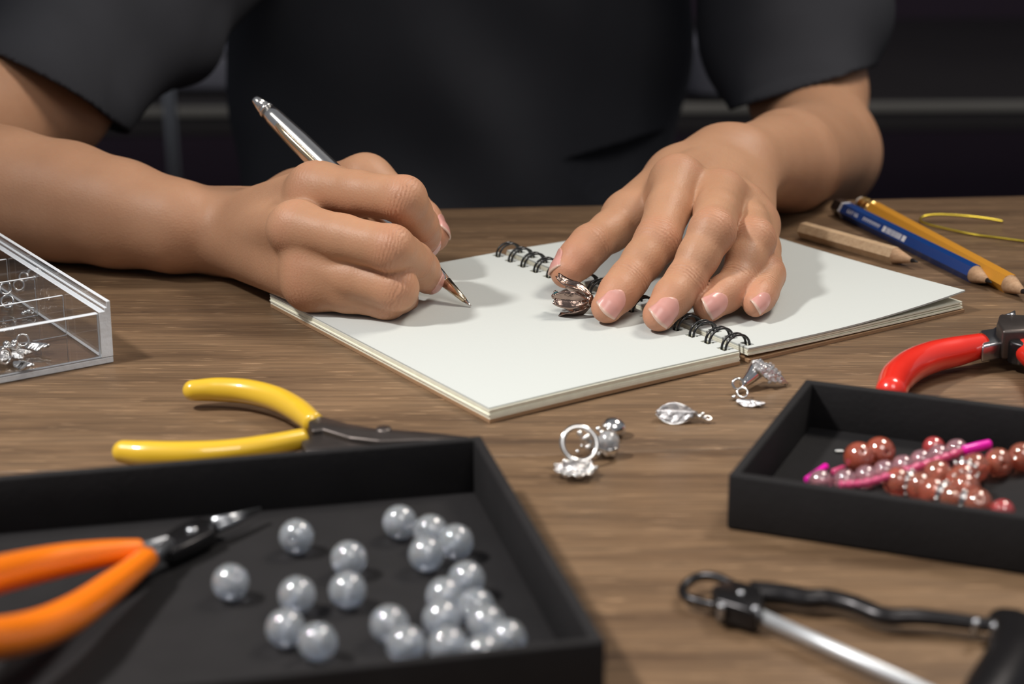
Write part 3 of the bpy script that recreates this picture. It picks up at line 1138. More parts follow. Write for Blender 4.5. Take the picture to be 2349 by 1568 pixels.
rail = [(0, 0.0025), (0, BH), (-0.0014, BH), (-0.0014, BH - 0.0022), (-0.0022, BH - 0.0022), (-0.0022, BH - 0.0034), (-WT, BH - 0.0034), (-WT, 0.0025)]
bprof(rail, BC, BY * BD, BX)
bprof(rail, BC - BX * BW, BY * BD, -BX)
fw_h = BH - 0.0040
frost(mesh('front_wall', *obox(BC - BX * (BW - WT - e) + A3(0, 0, 0.0025) + BY * 0.0003, BX * (BW - 2 * WT - 2 * e), BY * 0.0026, (0, 0, fw_h - 0.0025), 0.0002), 'acrylic', box, False), BY)
frost(mesh('back_wall', *obox(BC - BX * (BW - WT - e) + A3(0, 0, 0.0025) + BY * (BD - 0.003), BX * (BW - 2 * WT - 2 * e), BY * 0.0027, (0, 0, BH - 0.0026), 0.0002), 'acrylic', box, False), BY)
for q in (0.031, 0.058, 0.086):
    frost(mesh('divider', *obox(BC - BX * (BW - WT - 0.0004) + A3(0, 0, 0.0025) + BY * q, BX * (BW - 2 * WT - 0.0008), BY * 0.0013, (0, 0, BH - 0.0078), 0.00015), 'acrylic', box, False), BY)
frost(mesh('divider', *obox(BC - BX * 0.060 + A3(0, 0, 0.0025) + BY * 0.0036, BX * 0.0013, BY * 0.027, (0, 0, BH - 0.0078), 0.00015), 'acrylic', box, False), BX)


def leaf(c, dirv, nrm, ln, wd, curl=0.15, th=0.0006, rip=0.0):
    d = unit(dirv)
    n_ = unit(np.asarray(nrm, float) - d * (np.asarray(nrm, float) @ d))
    s = np.cross(n_, d)
    c = np.asarray(c, float)

    def fn(u, v):
        w = v * 2 - 1
        half = wd / 2 * math.sin(math.pi * (0.03 + 0.94 * u) ** 0.85) ** 1.0 * (1 + rip * math.sin(u * 14))
        z = -curl * ln * (u - 0.5) ** 2 * 1.5 - abs(w) ** 1.2 * half * 0.45 + 0.06 * wd * math.sin(u * 22 + abs(w) * 4) * abs(w) * 0.6 + 0.05 * wd * math.exp(-(w / 0.15) ** 2)
        return c + d * ln * (u - 0.5) + s * w * half + n_ * z
    return sheet(fn, 22, 12, th)


BOXZ = 0.0025
fc = Z(22, 800, 0.006)
t = thing('flower_charm', (fc[0], fc[1], BOXZ), 'silver flower charm with grape balls and leaves in the front compartment of the clear box', 'charm')
for i in range(6):
    a = i * 1.047 + 0.3
    mesh('petal', *leaf(fc + A3(math.cos(a), math.sin(a), 0) * 0.0042 + A3(0, 0, -0.0005), (math.cos(a), math.sin(a), -0.3), (0, 0, 1), 0.006, 0.0044), 'silver_rough', t)
for a, b, c in ((-0.0012, 0, 0.002), (0.0014, -0.0012, 0.0016), (0.0012, 0.0014, 0.002), (-0.001, -0.0018, 0.0012)):
    mesh('grape_ball', *ball(fc + A3(a, b, c), 0.00135, 14), 'silver', t)
mesh('jump_ring', *ring(Z(50, 778, 0.007), 0.0020, 0.0004, (0.3, -1, 0.3)), 'silver', t)
for (x, y), dr in (((82, 786), (1, -0.15, 0)), ((53, 830), (1, -0.5, 0))):
    c = Z(x, y, 0.0055)
    mesh('leaf', *leaf(c, dr, (0, -0.35, 1), 0.0088, 0.0052, rip=0.18), 'silver', t)
mesh('jump_ring', *ring(Z(8, 815, 0.006), 0.0026, 0.0005, (0.9, -0.6, 0.2)), 'silver', t)
for nm, pts, lab, kind in (
        ('toggle_ring', [(12, 660, 0.0022), (16, 690, 0.0022)], 'pair of silver jump rings in the second compartment of the clear box', 'ring'),
        ('eye_loop', [(60, 650, 0.0019), (72, 632, 0.0016), (92, 626, 0.0020)], 'string of small silver loops in the rear compartment of the clear box', 'ring')):
    c0 = Z(*pts[0][:2], 0.006)
    t = thing(nm, (c0[0], c0[1], BOXZ), lab, kind)
    for i, (x, y, r) in enumerate(pts):
        mesh('loop', *ring(Z(x, y, BOXZ + r + 0.0012), r, 0.00042, (0.35 - 0.3 * i, -1, 0.45)), 'silver', t)
    mesh('bead', *ball(Z(pts[-1][0] + 6, pts[-1][1] + 8, BOXZ + 0.0016), 0.0013, 12), 'silver', t)
c0 = Z(64, 713, BOXZ + 0.0012)
t = thing('tiny_charm', (c0[0], c0[1], BOXZ), 'tiny knotted silver bead link alone behind the front divider of the clear box', 'charm')
mesh('knot', *join(ball(c0, 0.0011, 12), ball(c0 + A3(-0.0012, -0.0002, -0.0002), 0.0009, 12), ball(c0 + A3(-0.0018, -0.0012, -0.0003), 0.0008, 12)), 'silver', t)
mesh('loop', *ring(c0 + A3(0.0011, 0.0003, 0.0004), 0.0010, 0.0003, (0.3, -1, 0.2)), 'silver', t)

# ------------------------------------------------------------------ trays
def tray(name, corner, theta, W_, D_, H_, T_, label, sx):
    """corner: rear corner seen in the photo; sx: +1 the tray runs to +x from it, -1 to -x"""
    ex, ey = A3(math.cos(theta), math.sin(theta), 0), A3(math.sin(theta), -math.cos(theta), 0)
    o = A3(corner[0], corner[1], 0) - (ex * W_ if sx < 0 else 0)
    t = thing(name, o + ex * W_ / 2 + ey * D_ / 2, label, 'tray')
    up = A3(0, 0, 1)
    mesh('base', *obox(o + ex * T_ * 0.5 + ey * T_ * 0.5 + up * 0.0003, ex * (W_ - T_), ey * (D_ - T_), up * 0.0016, 0), 'tray', t, False)
    g = 0.0008
    mesh('side_wall', *obox(o + up * 0.0002, ex * W_, ey * T_, up * (H_ - 0.0002), g), 'tray', t)
    mesh('side_wall', *obox(o + ey * (D_ - T_) + up * 0.0002, ex * W_, ey * T_, up * (H_ - 0.0002), g), 'tray', t)
    mesh('side_wall', *obox(o + ey * (T_ - g) + up * 0.0002, ex * T_, ey * (D_ - 2 * T_ + 2 * g), up * (H_ - 0.0003), g), 'tray', t)
    mesh('side_wall', *obox(o + ex * (W_ - T_) + ey * (T_ - g) + up * 0.0002, ex * T_, ey * (D_ - 2 * T_ + 2 * g), up * (H_ - 0.0003), g), 'tray', t)
    return t


cL = Z(1104, 997, 0.018)
tray('bead_tray', cL, math.radians(13.0), 0.20, 0.1335, 0.018, 0.0029, 'black card tray of milky glass beads and orange pliers in the left foreground', -1)
cR = Z(1848, 868, 0.0165)
tray('bead_tray', cR, math.radians(-22.0), 0.150, 0.0850, 0.0165, 0.0029, 'black card tray of pink and rust beads on the right side of the table', 1)
TZ = 0.0019


# ------------------------------------------------------------------ beads
def drilled(r, hole, n=20, h=12):
    """sphere with a hole along z, centred at the origin"""
    t0 = math.asin(hole / r)
    V, F = [], []
    ts = np.linspace(t0, math.pi - t0, h)
    for t in ts:
        for a in range(n):
            p = 2 * math.pi * a / n
            V.append((r * math.sin(t) * math.cos(p), r * math.sin(t) * math.sin(p), r * math.cos(t)))
    for i in range(h):
        j = (i + 1) % h
        for a in range(n):
            b = (a + 1) % n
            F.append([i * n + a, j * n + a, j * n + b, i * n + b])
    return np.array(V), F


def bead_mesh(name, r, m, n=24, h=16):
    v, f = drilled(r, r * 0.13, n, h)
    me_ = bpy.data.meshes.new(name)
    me_.from_pydata(v.tolist(), [], f)
    me_.polygons.foreach_set('use_smooth', [True] * len(me_.polygons))
    me_.materials.append(M[m])
    return me_


def add_bead(name, me_, c, label, group=None, cat='bead', parent=None, rot=None):
    o = bpy.data.objects.new(name, me_)
    COL.objects.link(o)
    o.rotation_euler = rot if rot is not None else [rng.uniform(0.5, 2.6), rng.uniform(-1, 1), rng.uniform(0, 6)]
    if parent is not None:
        o.parent = parent
        o.location = tuple(np.asarray(c) - root_loc(parent))
    else:
        o.location = tuple(c)
        tag(o, label, cat, group)
    return o


moon = bead_mesh('moon_bead', 0.00475, 'moonstone')
MB = [
    (680, 1230, 'single milky bead nearest the tips of the orange pliers'),
    (917, 1197, 'rearmost milky bead, touching the cluster of four at the back of the tray'),
    (988, 1219, 'milky bead second from the left in the rear cluster of four'),
    (1040, 1240, 'rightmost milky bead of the rear cluster of four'),
    (978, 1270, 'front milky bead of the rear cluster of four'),
    (800, 1281, 'upper milky bead of the touching pair in the middle of the tray'),
    (797, 1353, 'lower bluish milky bead of the touching pair in the middle of the tray'),
    (529, 1335, 'lone milky bead in front of the plier tips, leftmost of all'),
    (681, 1364, 'rear milky bead of the front left trio'),
    (655, 1440, 'left milky bead of the front left trio'),
    (729, 1472, 'right milky bead of the front left trio, close to the front wall'),
    (893, 1431, 'bluish milky bead left of the big heap, behind its partner'),
    (931, 1478, 'milky bead half hidden by the tray front, left of the big heap'),
    (1070, 1328, 'rearmost milky bead of the big heap by the front corner'),
    (1020, 1366, 'upper left milky bead of the big heap'),
    (1013, 1418, 'lower left milky bead of the big heap'),
    (1092, 1392, 'milky bead in the middle of the big heap with a blue glint'),
    (1116, 1430, 'right milky bead of the big heap, above the dark gap'),
    (1027, 1480, 'front left milky bead of the big heap at the tray wall'),
    (1078, 1492, 'front middle milky bead of the big heap at the tray wall'),
    (1122, 1474, 'front right milky bead of the big heap at the tray wall'),
]
placed = []
for x, y, lab in MB:
    c = Z(x, y, TZ + 0.00475)
    for _ in range(40):
        for q in placed:
            d = c - q
            d[2] = 0
            n_ = np.linalg.norm(d)
            if n_ < 0.00955:
                c = c + d / (n_ + 1e-9) * (0.00956 - n_)
    placed.append(c)
    add_bead('glass_bead', moon, c, lab, 'milky glass beads in the left tray')

# rust and pink beads, right tray
rust = bead_mesh('rust_bead', 0.0046, 'rust_glass')
redb = bead_mesh('red_bead', 0.0034, 'red_glass')
for x, y, lab in ((1974, 1048, 'left of two touching rust brown glass beads behind the pink strand'), (2016, 1036, 'right of two touching rust brown glass beads behind the pink strand')):
    add_bead('glass_bead', rust, Z(x, y, TZ + 0.0046) + A3(0.0003 if x > 2000 else -0.0004, 0, 0), lab, 'rust glass beads in the right tray')
add_bead('glass_bead', redb, Z(2142, 1026, TZ + 0.0036), 'small red glass bead at the back of the pink strand', None)
add_bead('glass_bead', redb, Z(2300, 1172, TZ + 0.0034), 'red glass bead mostly hidden behind the front wall of the right tray', None)
# loose tubes
for a, b, r, mm, lab in (((1852, 1100), (1894, 1070), 0.0011, 'magenta', 'bright magenta tube bead leaning left of the pink strand'), ((1912, 1082), (1934, 1073), 0.0010, 'pinkrod', 'short deep pink tube bead between the magenta tube and rust beads')):
    p, q = Z(*a, TZ + r + 0.0003), Z(*b, TZ + r + 0.0003)
    P = np.array([p, p * 0.66 + q * 0.34, p * 0.34 + q * 0.66, q])
    o = mesh('tube_bead', *round_tube(P, r, 14, m=12, endlen=0.4), mm)
    tag(o, lab, 'bead')
p = Z(1925, 1034, TZ + 0.0006)
o = mesh('silver_sliver', *round_tube(np.array([p - A3(0.0009, 0, 0), p, p + A3(0.0009, -0.0001, 0)]), 0.0005, 10, m=8), 'silver')
tag(o, 'tiny silver sliver lying alone on the floor of the right tray', 'finding')

# pink strand: crystal beads beside a pink rod
pinkb = bead_mesh('pink_bead', 0.0035, 'pink_glass', 16, 12)
st0 = Z(1900, 1100, TZ)
t = thing('pink_bead_strand', (st0[0], st0[1], TZ), 'strand of clear pink glass beads with a bright pink rod, in the right tray', 'beads')
strand = catmull([Z(1882, 1104, TZ + 0.003), Z(1935, 1103, TZ + 0.003), Z(1985, 1094, TZ + 0.0031), Z(2035, 1080, TZ + 0.0032), Z(2085, 1066, TZ + 0.0034), Z(2130, 1052, TZ + 0.0036), Z(2185, 1036, TZ + 0.0038), Z(2228, 1020, TZ + 0.0042)], 200)
seg = np.concatenate([[0], np.cumsum(np.linalg.norm(np.diff(strand, axis=0), axis=1))])
s_ = 0.0
while s_ < seg[-1]:
    c = np.array([np.interp(s_, seg, strand[:, k]) for k in range(3)])
    add_bead('bead', pinkb, c, None, parent=t)
    s_ += 0.0071
rod = [Z(1925, 1112, TZ + 0.0052), Z(1990, 1106, TZ + 0.0056), Z(2060, 1084, TZ + 0.0062), Z(2140, 1058, TZ + 0.0066), Z(2205, 1034, TZ + 0.0070)]
rc = catmull(rod, 60)
rr = 0.00085 + 0.0004 * (np.sin(np.linspace(0, 26 * math.pi, 60)) * 0.5 + 0.5)
mesh('pink_rod', *tube(rc, rr, 14), 'pinkrod', t, True, 'knobbed translucent pink rod of seed beads')
q0, q1 = Z(2212, 1032, TZ + 0.0070), Z(2268, 1018, TZ + 0.0072)
mesh('rod_end', *round_tube(np.array([q0, q0 * 0.5 + q1 * 0.5, q1]), [0.0014, 0.0015, 0.0014], 14, m=12, endlen=0.5), 'magenta', t, True, 'magenta rod end')

# rust bracelet with silver rhinestone spacers
amb = bead_mesh('amber_bead', 0.0043, 'amber_glass', 18, 12)
br0 = Z(2180, 1090, TZ)
t = thing('bead_bracelet', (br0[0], br0[1], TZ), 'loop of amber glass beads with silver rhinestone spacers, right tray', 'bracelet')
loop = catmull([Z(2040, 1103, TZ + 0.0038), Z(2095, 1110, TZ + 0.0038), Z(2150, 1130, TZ + 0.0038), Z(2210, 1148, TZ + 0.0038), Z(2262, 1158, TZ + 0.0038)], 80)
loop2 = catmull([Z(2120, 1080, TZ + 0.0038), Z(2200, 1100, TZ + 0.0050), Z(2215, 1120, TZ + 0.0070), Z(2212, 1085, TZ + 0.0050), Z(2250, 1068, TZ + 0.0042), Z(2310, 1056, TZ + 0.0042), Z(2370, 1040, TZ + 0.0042)], 120)


def rondelle(c, axv, r=0.0038):
    x, y, z = frame(axv)
    pr = [lathe(c - z * 0.0012, c + z, [(0, r * 0.55), (0.0001, r * 0.85), (0.0006, r * 0.95), (0.0018, r * 0.95), (0.0023, r * 0.85), (0.0024, r * 0.55)], 16)]
    for k in range(10):
        a = k * 2 * math.pi / 10
        pr.append(ball(c + (math.cos(a) * x + math.sin(a) * y) * r, 0.00062, 8))
    return join(*pr)


for path, order in ((loop, 'BRBBRBRB'), (loop2, 'BBBRBRBBB')):
    seg = np.concatenate([[0], np.cumsum(np.linalg.norm(np.diff(path, axis=0), axis=1))])
    tot = sum(0.0078 if k == 'B' else 0.0034 for k in order)
    kf = seg[-1] / tot
    s_ = 0.0
    for k in order:
        w = (0.0078 if k == 'B' else 0.0034) * kf
        sm = s_ + w / 2
        c = np.array([np.interp(sm, seg, path[:, i]) for i in range(3)])
        c2 = np.array([np.interp(sm + 0.001, seg, path[:, i]) for i in range(3)])
        if k == 'B':
            add_bead('bead', amb, c, None, parent=t)
        else:
            mesh('spacer', *rondelle(c, c2 - c), 'silver', t, True, 'silver rhinestone spacer')
        s_ += w


# ------------------------------------------------------------------ pliers
def px_poly(pts, z):
    return [Z(x, y, z)[:2] for x, y in pts]


# yellow pliers, lying flat behind the left tray
yp = thing('yellow_pliers', Z(800, 985, 0.0) * (1, 1, 0), 'small pliers with yellow dipped handles and dark jaws, behind the left tray', 'pliers')
zc = 0.0062
mesh('handle', *round_tube(np.array([Z(443, 895, zc), Z(500, 893, zc), Z(570, 898, zc), Z(635, 915, zc), Z(685, 942, zc), Z(722, 973, zc)]), [0.0034, 0.0039, 0.0040, 0.0040, 0.0039, 0.0034], 22, m=44, ends=(True, False)), 'yellow', yp, True, 'glossy yellow handle grip')
mesh('handle', *round_tube(np.array([Z(284, 1036, zc), Z(340, 1041, zc), Z(430, 1042, zc), Z(520, 1037, zc), Z(610, 1024, zc), Z(698, 1005, zc)]), [0.0035, 0.0040, 0.0040, 0.0038, 0.0036, 0.0031], 22, m=44, ends=(True, False)), 'yellow', yp, True, 'glossy yellow handle grip')
mesh('jaw', *prism(px_poly([(706, 962), (735, 950), (800, 968), (860, 978), (960, 985), (1078, 998), (1075, 1006), (960, 1004), (870, 1008), (800, 1000), (740, 980), (715, 985)], 0.009), 0.0032, 0.0088, 0.0008), 'dark_steel', yp, True)
mesh('jaw', *prism(px_poly([(690, 1010), (702, 996), (780, 992), (850, 985), (900, 1002), (1070, 1008), (1068, 1018), (900, 1030), (800, 1028), (700, 1032)], 0.007), 0.0012, 0.0070, 0.0008), 'dark_steel', yp, True)
pc = Z(880, 985, 0.0088)
mesh('pivot', *lathe(pc - A3(0, 0, 0.007), pc + A3(0, 0, 0.001), [(0, 0.0026), (0.0068, 0.0026), (0.0076, 0.0022)], 20), 'dark_steel', yp)

# orange pliers inside the left tray, leaning over its left wall
op = thing('orange_pliers', Z(400, 1260, TZ) * (1, 1, 0) + A3(0, 0, TZ), 'needle-nose pliers with bright orange handles resting in the left tray', 'pliers')
mesh('handle', *round_tube(np.array([Z(-160, 1368, 0.0265), Z(-60, 1333, 0.0225), Z(60, 1303, 0.017), Z(160, 1282, 0.014), Z(250, 1268, 0.0115), Z(318, 1260, 0.0098)]), [0.0045, 0.0050, 0.0047, 0.0042, 0.0035, 0.0028], 22, m=44, ends=(True, True), endlen=0.3), 'orange', op, True, 'glossy orange handle grip')
mesh('handle', *round_tube(np.array([Z(-170, 1455, 0.0265), Z(-60, 1468, 0.0225), Z(60, 1452, 0.0165), Z(160, 1412, 0.0135), Z(250, 1350, 0.0110), Z(338, 1280, 0.0095)]), [0.0045, 0.0050, 0.0050, 0.0047, 0.0040, 0.0030], 22, m=44, ends=(True, True), endlen=0.3), 'orange', op, True, 'glossy orange handle grip')
mesh('shank', *round_tube(np.array([Z(312, 1260, 0.0098), Z(340, 1252, 0.009), Z(378, 1240, 0.0085)]), [0.0020, 0.0019, 0.0016], 12, m=10), 'steel', op)
mesh('shank', *round_tube(np.array([Z(345, 1278, 0.0092), Z(365, 1264, 0.009), Z(388, 1247, 0.0085)]), [0.0020, 0.0019, 0.0016], 12, m=10), 'steel', op)
mesh('joint', *prism(px_poly([(355, 1237), (400, 1205), (455, 1180), (486, 1187), (496, 1212), (450, 1236), (392, 1262)], 0.008), 0.0035, 0.0078, 0.0009), 'black_steel', op)
mesh('jaw', *tube(np.array([Z(488, 1200, 0.0078), Z(540, 1184, 0.0072), Z(597, 1166, 0.0066)]), [0.0016, 0.0012, 0.0004], 14), 'steel', op)
mesh('jaw', *tube(np.array([Z(494, 1212, 0.0064), Z(545, 1192, 0.0062), Z(597, 1169, 0.0060)]), [0.0016, 0.0012, 0.0004], 14), 'steel', op)
pc = Z(440, 1215, 0.0078)
mesh('pivot', *lathe(pc - A3(0, 0, 0.006), pc + A3(0, 0, 0.001), [(0, 0.0017), (0.0062, 0.0017), (0.0068, 0.0013)], 16), 'steel', op)

# red cutters behind the right tray
rp = thing('red_pliers', Z(2320, 800, 0.0) * (1, 1, 0), 'wire cutters with red dipped handles and dark steel head, beyond the right tray', 'pliers')
zc = 0.0075
mesh('handle', *round_tube(np.array([Z(2044, 896, zc), Z(2058, 866, zc), Z(2092, 838, zc), Z(2140, 818, zc), Z(2196, 805, zc), Z(2252, 792, zc)]), [0.0050, 0.0056, 0.0056, 0.0054, 0.0051, 0.0043], 24, m=44, ends=(True, False)), 'red', rp, True, 'glossy red handle grip')
mesh('handle', *round_tube(np.array([Z(2346, 800, zc), Z(2385, 832, zc), Z(2420, 890, zc), Z(2440, 960, zc)]), [0.0040, 0.0047, 0.0050, 0.0045], 24, m=34, ends=(False, True)), 'red', rp, True, 'glossy red handle grip')
mesh('shank', *prism(px_poly([(2246, 772), (2275, 768), (2300, 752), (2312, 775), (2300, 800), (2252, 810)], zc), 0.0040, 0.0100, 0.0008), 'steel', rp)
mesh('shank', *prism(px_poly([(2290, 772), (2310, 764), (2352, 790), (2352, 815), (2335, 812)], zc), 0.0035, 0.0080, 0.0006), 'dark_steel', rp)
mesh('joint', *prism(px_poly([(2290, 756), (2296, 742), (2330, 736), (2368, 740), (2385, 770), (2350, 792), (2318, 784)], 0.011), 0.003, 0.0112, 0.0010), 'black_steel', rp)
mesh('jaw', *prism(px_poly([(2286, 748), (2292, 728), (2350, 730), (2390, 742), (2385, 765), (2300, 768)], 0.013), 0.0040, 0.0145, 0.0010), 'dark_steel', rp)
mesh('jaw', *tube(np.array([Z(2312, 733, 0.0125), Z(2322, 724, 0.0135), Z(2327, 714, 0.0140)]), [0.0022, 0.0014, 0.0004], 12), 'steel', rp)


# ------------------------------------------------------------------ pencils
def pencil(name, a, b, r, paint, label, cone=0.017, cap=None):
    d = unit(b - a)
    Lp = np.linalg.norm(b - a)
    t = thing(name, (a[0], a[1], 0), label, 'pencil')
    P = lambda s: a + d * s
    s0 = cap or 0.0
    shaft = mesh('shaft', *tube(np.array([P(s0), P(Lp - cone)]), r, 6, flat=((0, 0, 1), 1.0)), paint, t, False)
    cone_ = mesh('sharpened_cone', *lathe(P(Lp - cone), b, [(0, r * 0.93), (cone * 0.72, r * 0.27)], 20), 'cone_wood', t)
    mesh('lead', *lathe(P(Lp - cone * 0.29), b, [(0, r * 0.27), (cone * 0.26, r * 0.08), (cone * 0.29, r * 0.03)], 14), 'graphite', cone_)
    return t, P, d, shaft


pencil('pencil', Z(1842, 527, 0.0036), Z(2106, 601, 0.0030), 0.0036, 'natural_wood', 'short unpainted natural wood pencil lying beside the notebook', 0.0115)
a, b = Z(1922, 473, 0.0036), Z(2275, 648, 0.0032)
t, P, d, shaft = pencil('pencil', a, b, 0.0038, 'blue_paint', 'dark blue painted pencil with black end and white printed marks', 0.0115, cap=0.0075)
mesh('end_cap', *tube(np.array([P(0.0), P(0.0066)]), 0.0038, 6, flat=((0, 0, 1), 1.0)), 'black_paint', t, False, 'black dipped pencil end')
mesh('band', *tube(np.array([P(0.0064), P(0.0080)]), 0.00385, 6, flat=((0, 0, 1), 1.0)), 'white_paint', shaft, False, 'white band')
# white print on the facet that faces the viewer
V0, F0 = tube(np.array([P(0.0), P(0.01)]), 0.0038, 6, flat=((0, 0, 1), 1.0))
cen = [(V0[k] + V0[(k + 1) % 6]) / 2 - P(0) for k in range(6)]
kf = sorted(range(6), key=lambda k: -(unit(cen[k]) @ toward(P(0.04))))[0]
fn_, fs = unit(cen[kf]), unit(V0[(kf + 1) % 6] - V0[kf])
if fs[2] < 0:
    fs = -fs
marks = []


def mark(s0, s1, w0, w1):
    o = P(s0) + fn_ * (np.linalg.norm(cen[kf]) - 0.00002) + fs * w0
    marks.append(obox(o, d * (s1 - s0), fs * (w1 - w0), fn_ * 0.00006, 0))


s_ = 0.0135
for wd in (0.0010, 0.0010, 0.0009, 0.0004, 0.0010, 0.0010, 0.0):
    if wd:
        mark(s_, s_ + wd * 0.55, -0.0008, 0.0008)
        mark(s_ + wd * 0.55, s_ + wd, -0.0008 if wd > 0.0009 else 0.0004, -0.0002 if wd > 0.0009 else 0.0008)
    s_ += 0.0016
s_ = 0.0270
for k in range(9):
    mark(s_, s_ + 0.0005, -0.0007, 0.0007)
    mark(s_ + 0.0005, s_ + 0.0010, 0.0002, 0.0007)
    s_ += 0.0016
mark(0.0435, 0.0458, -0.0012, 0.0012)
s_ = 0.0465
for k in range(22):
    w = random.choice((0.0002, 0.0003, 0.0005))
    mark(s_, s_ + w, -0.0012, 0.0012)
    s_ += w + random.choice((0.0002, 0.0003))
mark(s_ + 0.0008, s_ + 0.0034, -0.0012, 0.0012)
mesh('printed_marks', *join(*marks), 'white_paint', shaft, False, 'white printed lettering and bar marks')
a, b = Z(1974, 466, 0.0040), Z(2358, 674, 0.0032)
t, P, d, shaft = pencil('pencil', a, b, 0.0040, 'ochre_paint', 'ochre yellow pencil with brass ferrule and worn eraser', 0.0130, cap=0.0125)
ferrule = mesh('ferrule', *lathe(P(0.0025), b, [(0, 0.0034), (0.0012, 0.0036), (0.0016, 0.0032), (0.0024, 0.0032), (0.0028, 0.0037), (0.0046, 0.0037), (0.0050, 0.0033), (0.0058, 0.0033), (0.0062, 0.0037), (0.0102, 0.0038)], 24), 'brass', t)
mesh('eraser', *round_tube(np.array([P(0.0005), P(0.002), P(0.004)]), 0.0030, 16, m=6, ends=(True, False), endlen=0.5), 'rubber', ferrule, True, 'worn pale eraser')

# gold wire
w = catmull([Z(2420, 562, 0.0008), Z(2349, 553, 0.0008), Z(2290, 545, 0.0008), Z(2230, 537, 0.0008), Z(2165, 523, 0.0010), Z(2122, 512, 0.0013), Z(2111, 503, 0.0020), Z(2124, 495, 0.0028), Z(2160, 492, 0.0032), Z(2220, 496, 0.0028), Z(2268, 502, 0.0018), Z(2300, 508, 0.0008)], 120)
o = mesh('wire', *tube(w, 0.00052, 10), 'gold_wire')
tag(o, 'loose bent piece of gold craft wire at the back right of the table', 'wire')

# ------------------------------------------------------------------ silver charms on the table
c = Z(1553, 953, 0.0022)
t = thing('leaf_charm', (c[0], c[1], 0), 'single silver veined leaf charm lying apart in front of the notebook', 'charm')
ln_ = unit(A3(0.05, -0.55, 0.83))
blade = mesh('blade', *leaf(c + A3(0, 0, 0.0014), (1, -0.12, 0), ln_, 0.0125, 0.0078, 0.06), 'silver_satin', t)
ls_ = unit(np.cross(ln_, unit(A3(1, -0.12, 0))))
d = unit(A3(1, -0.12, 0))
rim = []
for k in range(26):
    u = k / 25
    half = 0.0041 * math.sin(math.pi * (0.03 + 0.94 * u) ** 0.85) ** 1.0
    for s in (-1, 1):
        rim.append(ball(c + d * 0.0125 * (u - 0.5) + ls_ * s * half - ln_ * 0.0016 + A3(0, 0, 0.0016), 0.00042, 8))
mesh('beaded_rim', *join(*rim), 'silver', blade)
for dx, dz, r in ((0.0072, 0.0, 0.0010), (0.0086, -0.0004, 0.0009), (0.0080, 0.0008, 0.0008)):
    mesh('stem_ball', *ball(c + d * dx + A3(0, 0, dz), r, 12), 'silver', t)
mesh('loop', *ring(c + d * 0.0098 + A3(0, 0, -0.0004), 0.0009, 0.0003, (0.2, -0.5, 1)), 'silver', t)

c = Z(1742, 868, 0.006)
t = thing('dangle_charm', (c[0], c[1], 0), 'silver dangle charm with jewelled leaf, bail cone and small leaf, next to the right tray', 'charm')
p0, p1 = Z(1703, 882, 0.0028), Z(1742, 842, 0.0062)
mesh('bail_cone', *tube(catmull([p0, (p0 + p1) / 2 + A3(0, 0, -0.0003), p1], 12), [0.0012, 0.0022, 0.0034], 18), 'silver', t)
ja, jb = Z(1738, 836, 0.0085), Z(1804, 880, 0.0012)
jl = leaf((ja + jb) / 2 + A3(0, 0, 0.001), jb - ja, (0.3, -0.6, 0.8), 0.0150, 0.0062, 0.18, rip=0.1)
jleaf = mesh('jewelled_leaf', *jl, 'silver_rough', t)
sp_ = []
for k in range(34):
    i = rng.integers(40, 230)
    sp_.append(ball(jl[0][i], rng.uniform(0.0004, 0.0008), 8))
mesh('rhinestones', *join(*sp_), 'crystal', jleaf, True, 'cluster of clear rhinestones')
mesh('jump_ring', *ring(Z(1693, 881, 0.0032), 0.0018, 0.0005, (0.2, -1, 0.5)), 'silver', t)
mesh('ball', *ball(Z(1712, 873, 0.0036), 0.0014, 14), 'silver', t)
mesh('jump_ring', *ring(Z(1703, 900, 0.0022), 0.0017, 0.0004, (0.1, -1, 0.9)), 'silver', t)
mesh('small_leaf', *leaf(Z(1722, 920, 0.0016), (1, -0.42, 0), (0, -0.2, 1), 0.0094, 0.0046, 0.06), 'silver_satin', t)
mesh('ball', *ball(Z(1683, 911, 0.0010), 0.0009, 12), 'silver', t)

c = Z(1350, 1020, 0.004)
t = thing('ring_charm', (c[0], c[1], 0), 'silver ring charm with crystal beads, pale pearl and domed button on the table', 'charm')
mesh('ring', *tube(np.array([Z(1329, 1018, 0.0066) + 0.0052 * (math.cos(a) * unit(A3(1, 0.1, -0.1)) + math.sin(a) * unit(A3(0, 0.55, 0.83))) for a in np.linspace(0, 2 * math.pi, 40, endpoint=False)]), 0.00085, 12, closed=True), 'silver', t)
pc = Z(1396, 1012, 0.0050)
mesh('pearl', *ball(pc, 0.0033, 22), 'moonstone', t, True, 'pale bluish pearl')
mesh('pearl_cup', *lathe(pc - A3(0, 0, 0.0048), pc, [(0, 0.0012), (0.0004, 0.0024), (0.0018, 0.0030), (0.0034, 0.0034), (0.0036, 0.0031)], 20), 'silver', t)
g = []
for k in range(26):
    q = Z(1358, 1012, 0.0042) + A3(*(rng.normal(0, 1, 3) * (0.0020, 0.0020, 0.0014)))
    q[2] = max(q[2], 0.0012)
    g.append(ball(q, rng.uniform(0.0006, 0.0011), 10))
mesh('crystal_cluster', *join(ball(Z(1358, 1012, 0.0040), 0.0026, 16), *g), 'silver', t, True, 'silver cluster of tiny faceted balls')
for x, y, z in ((1372, 984, 0.005), (1380, 992, 0.0048), (1396, 984, 0.0045), (1388, 978, 0.0048)):
    mesh('spacer_ball', *ball(Z(x, y, z), 0.0009, 12), 'silver', t)
dc_ = Z(1407, 971, 0.0042)
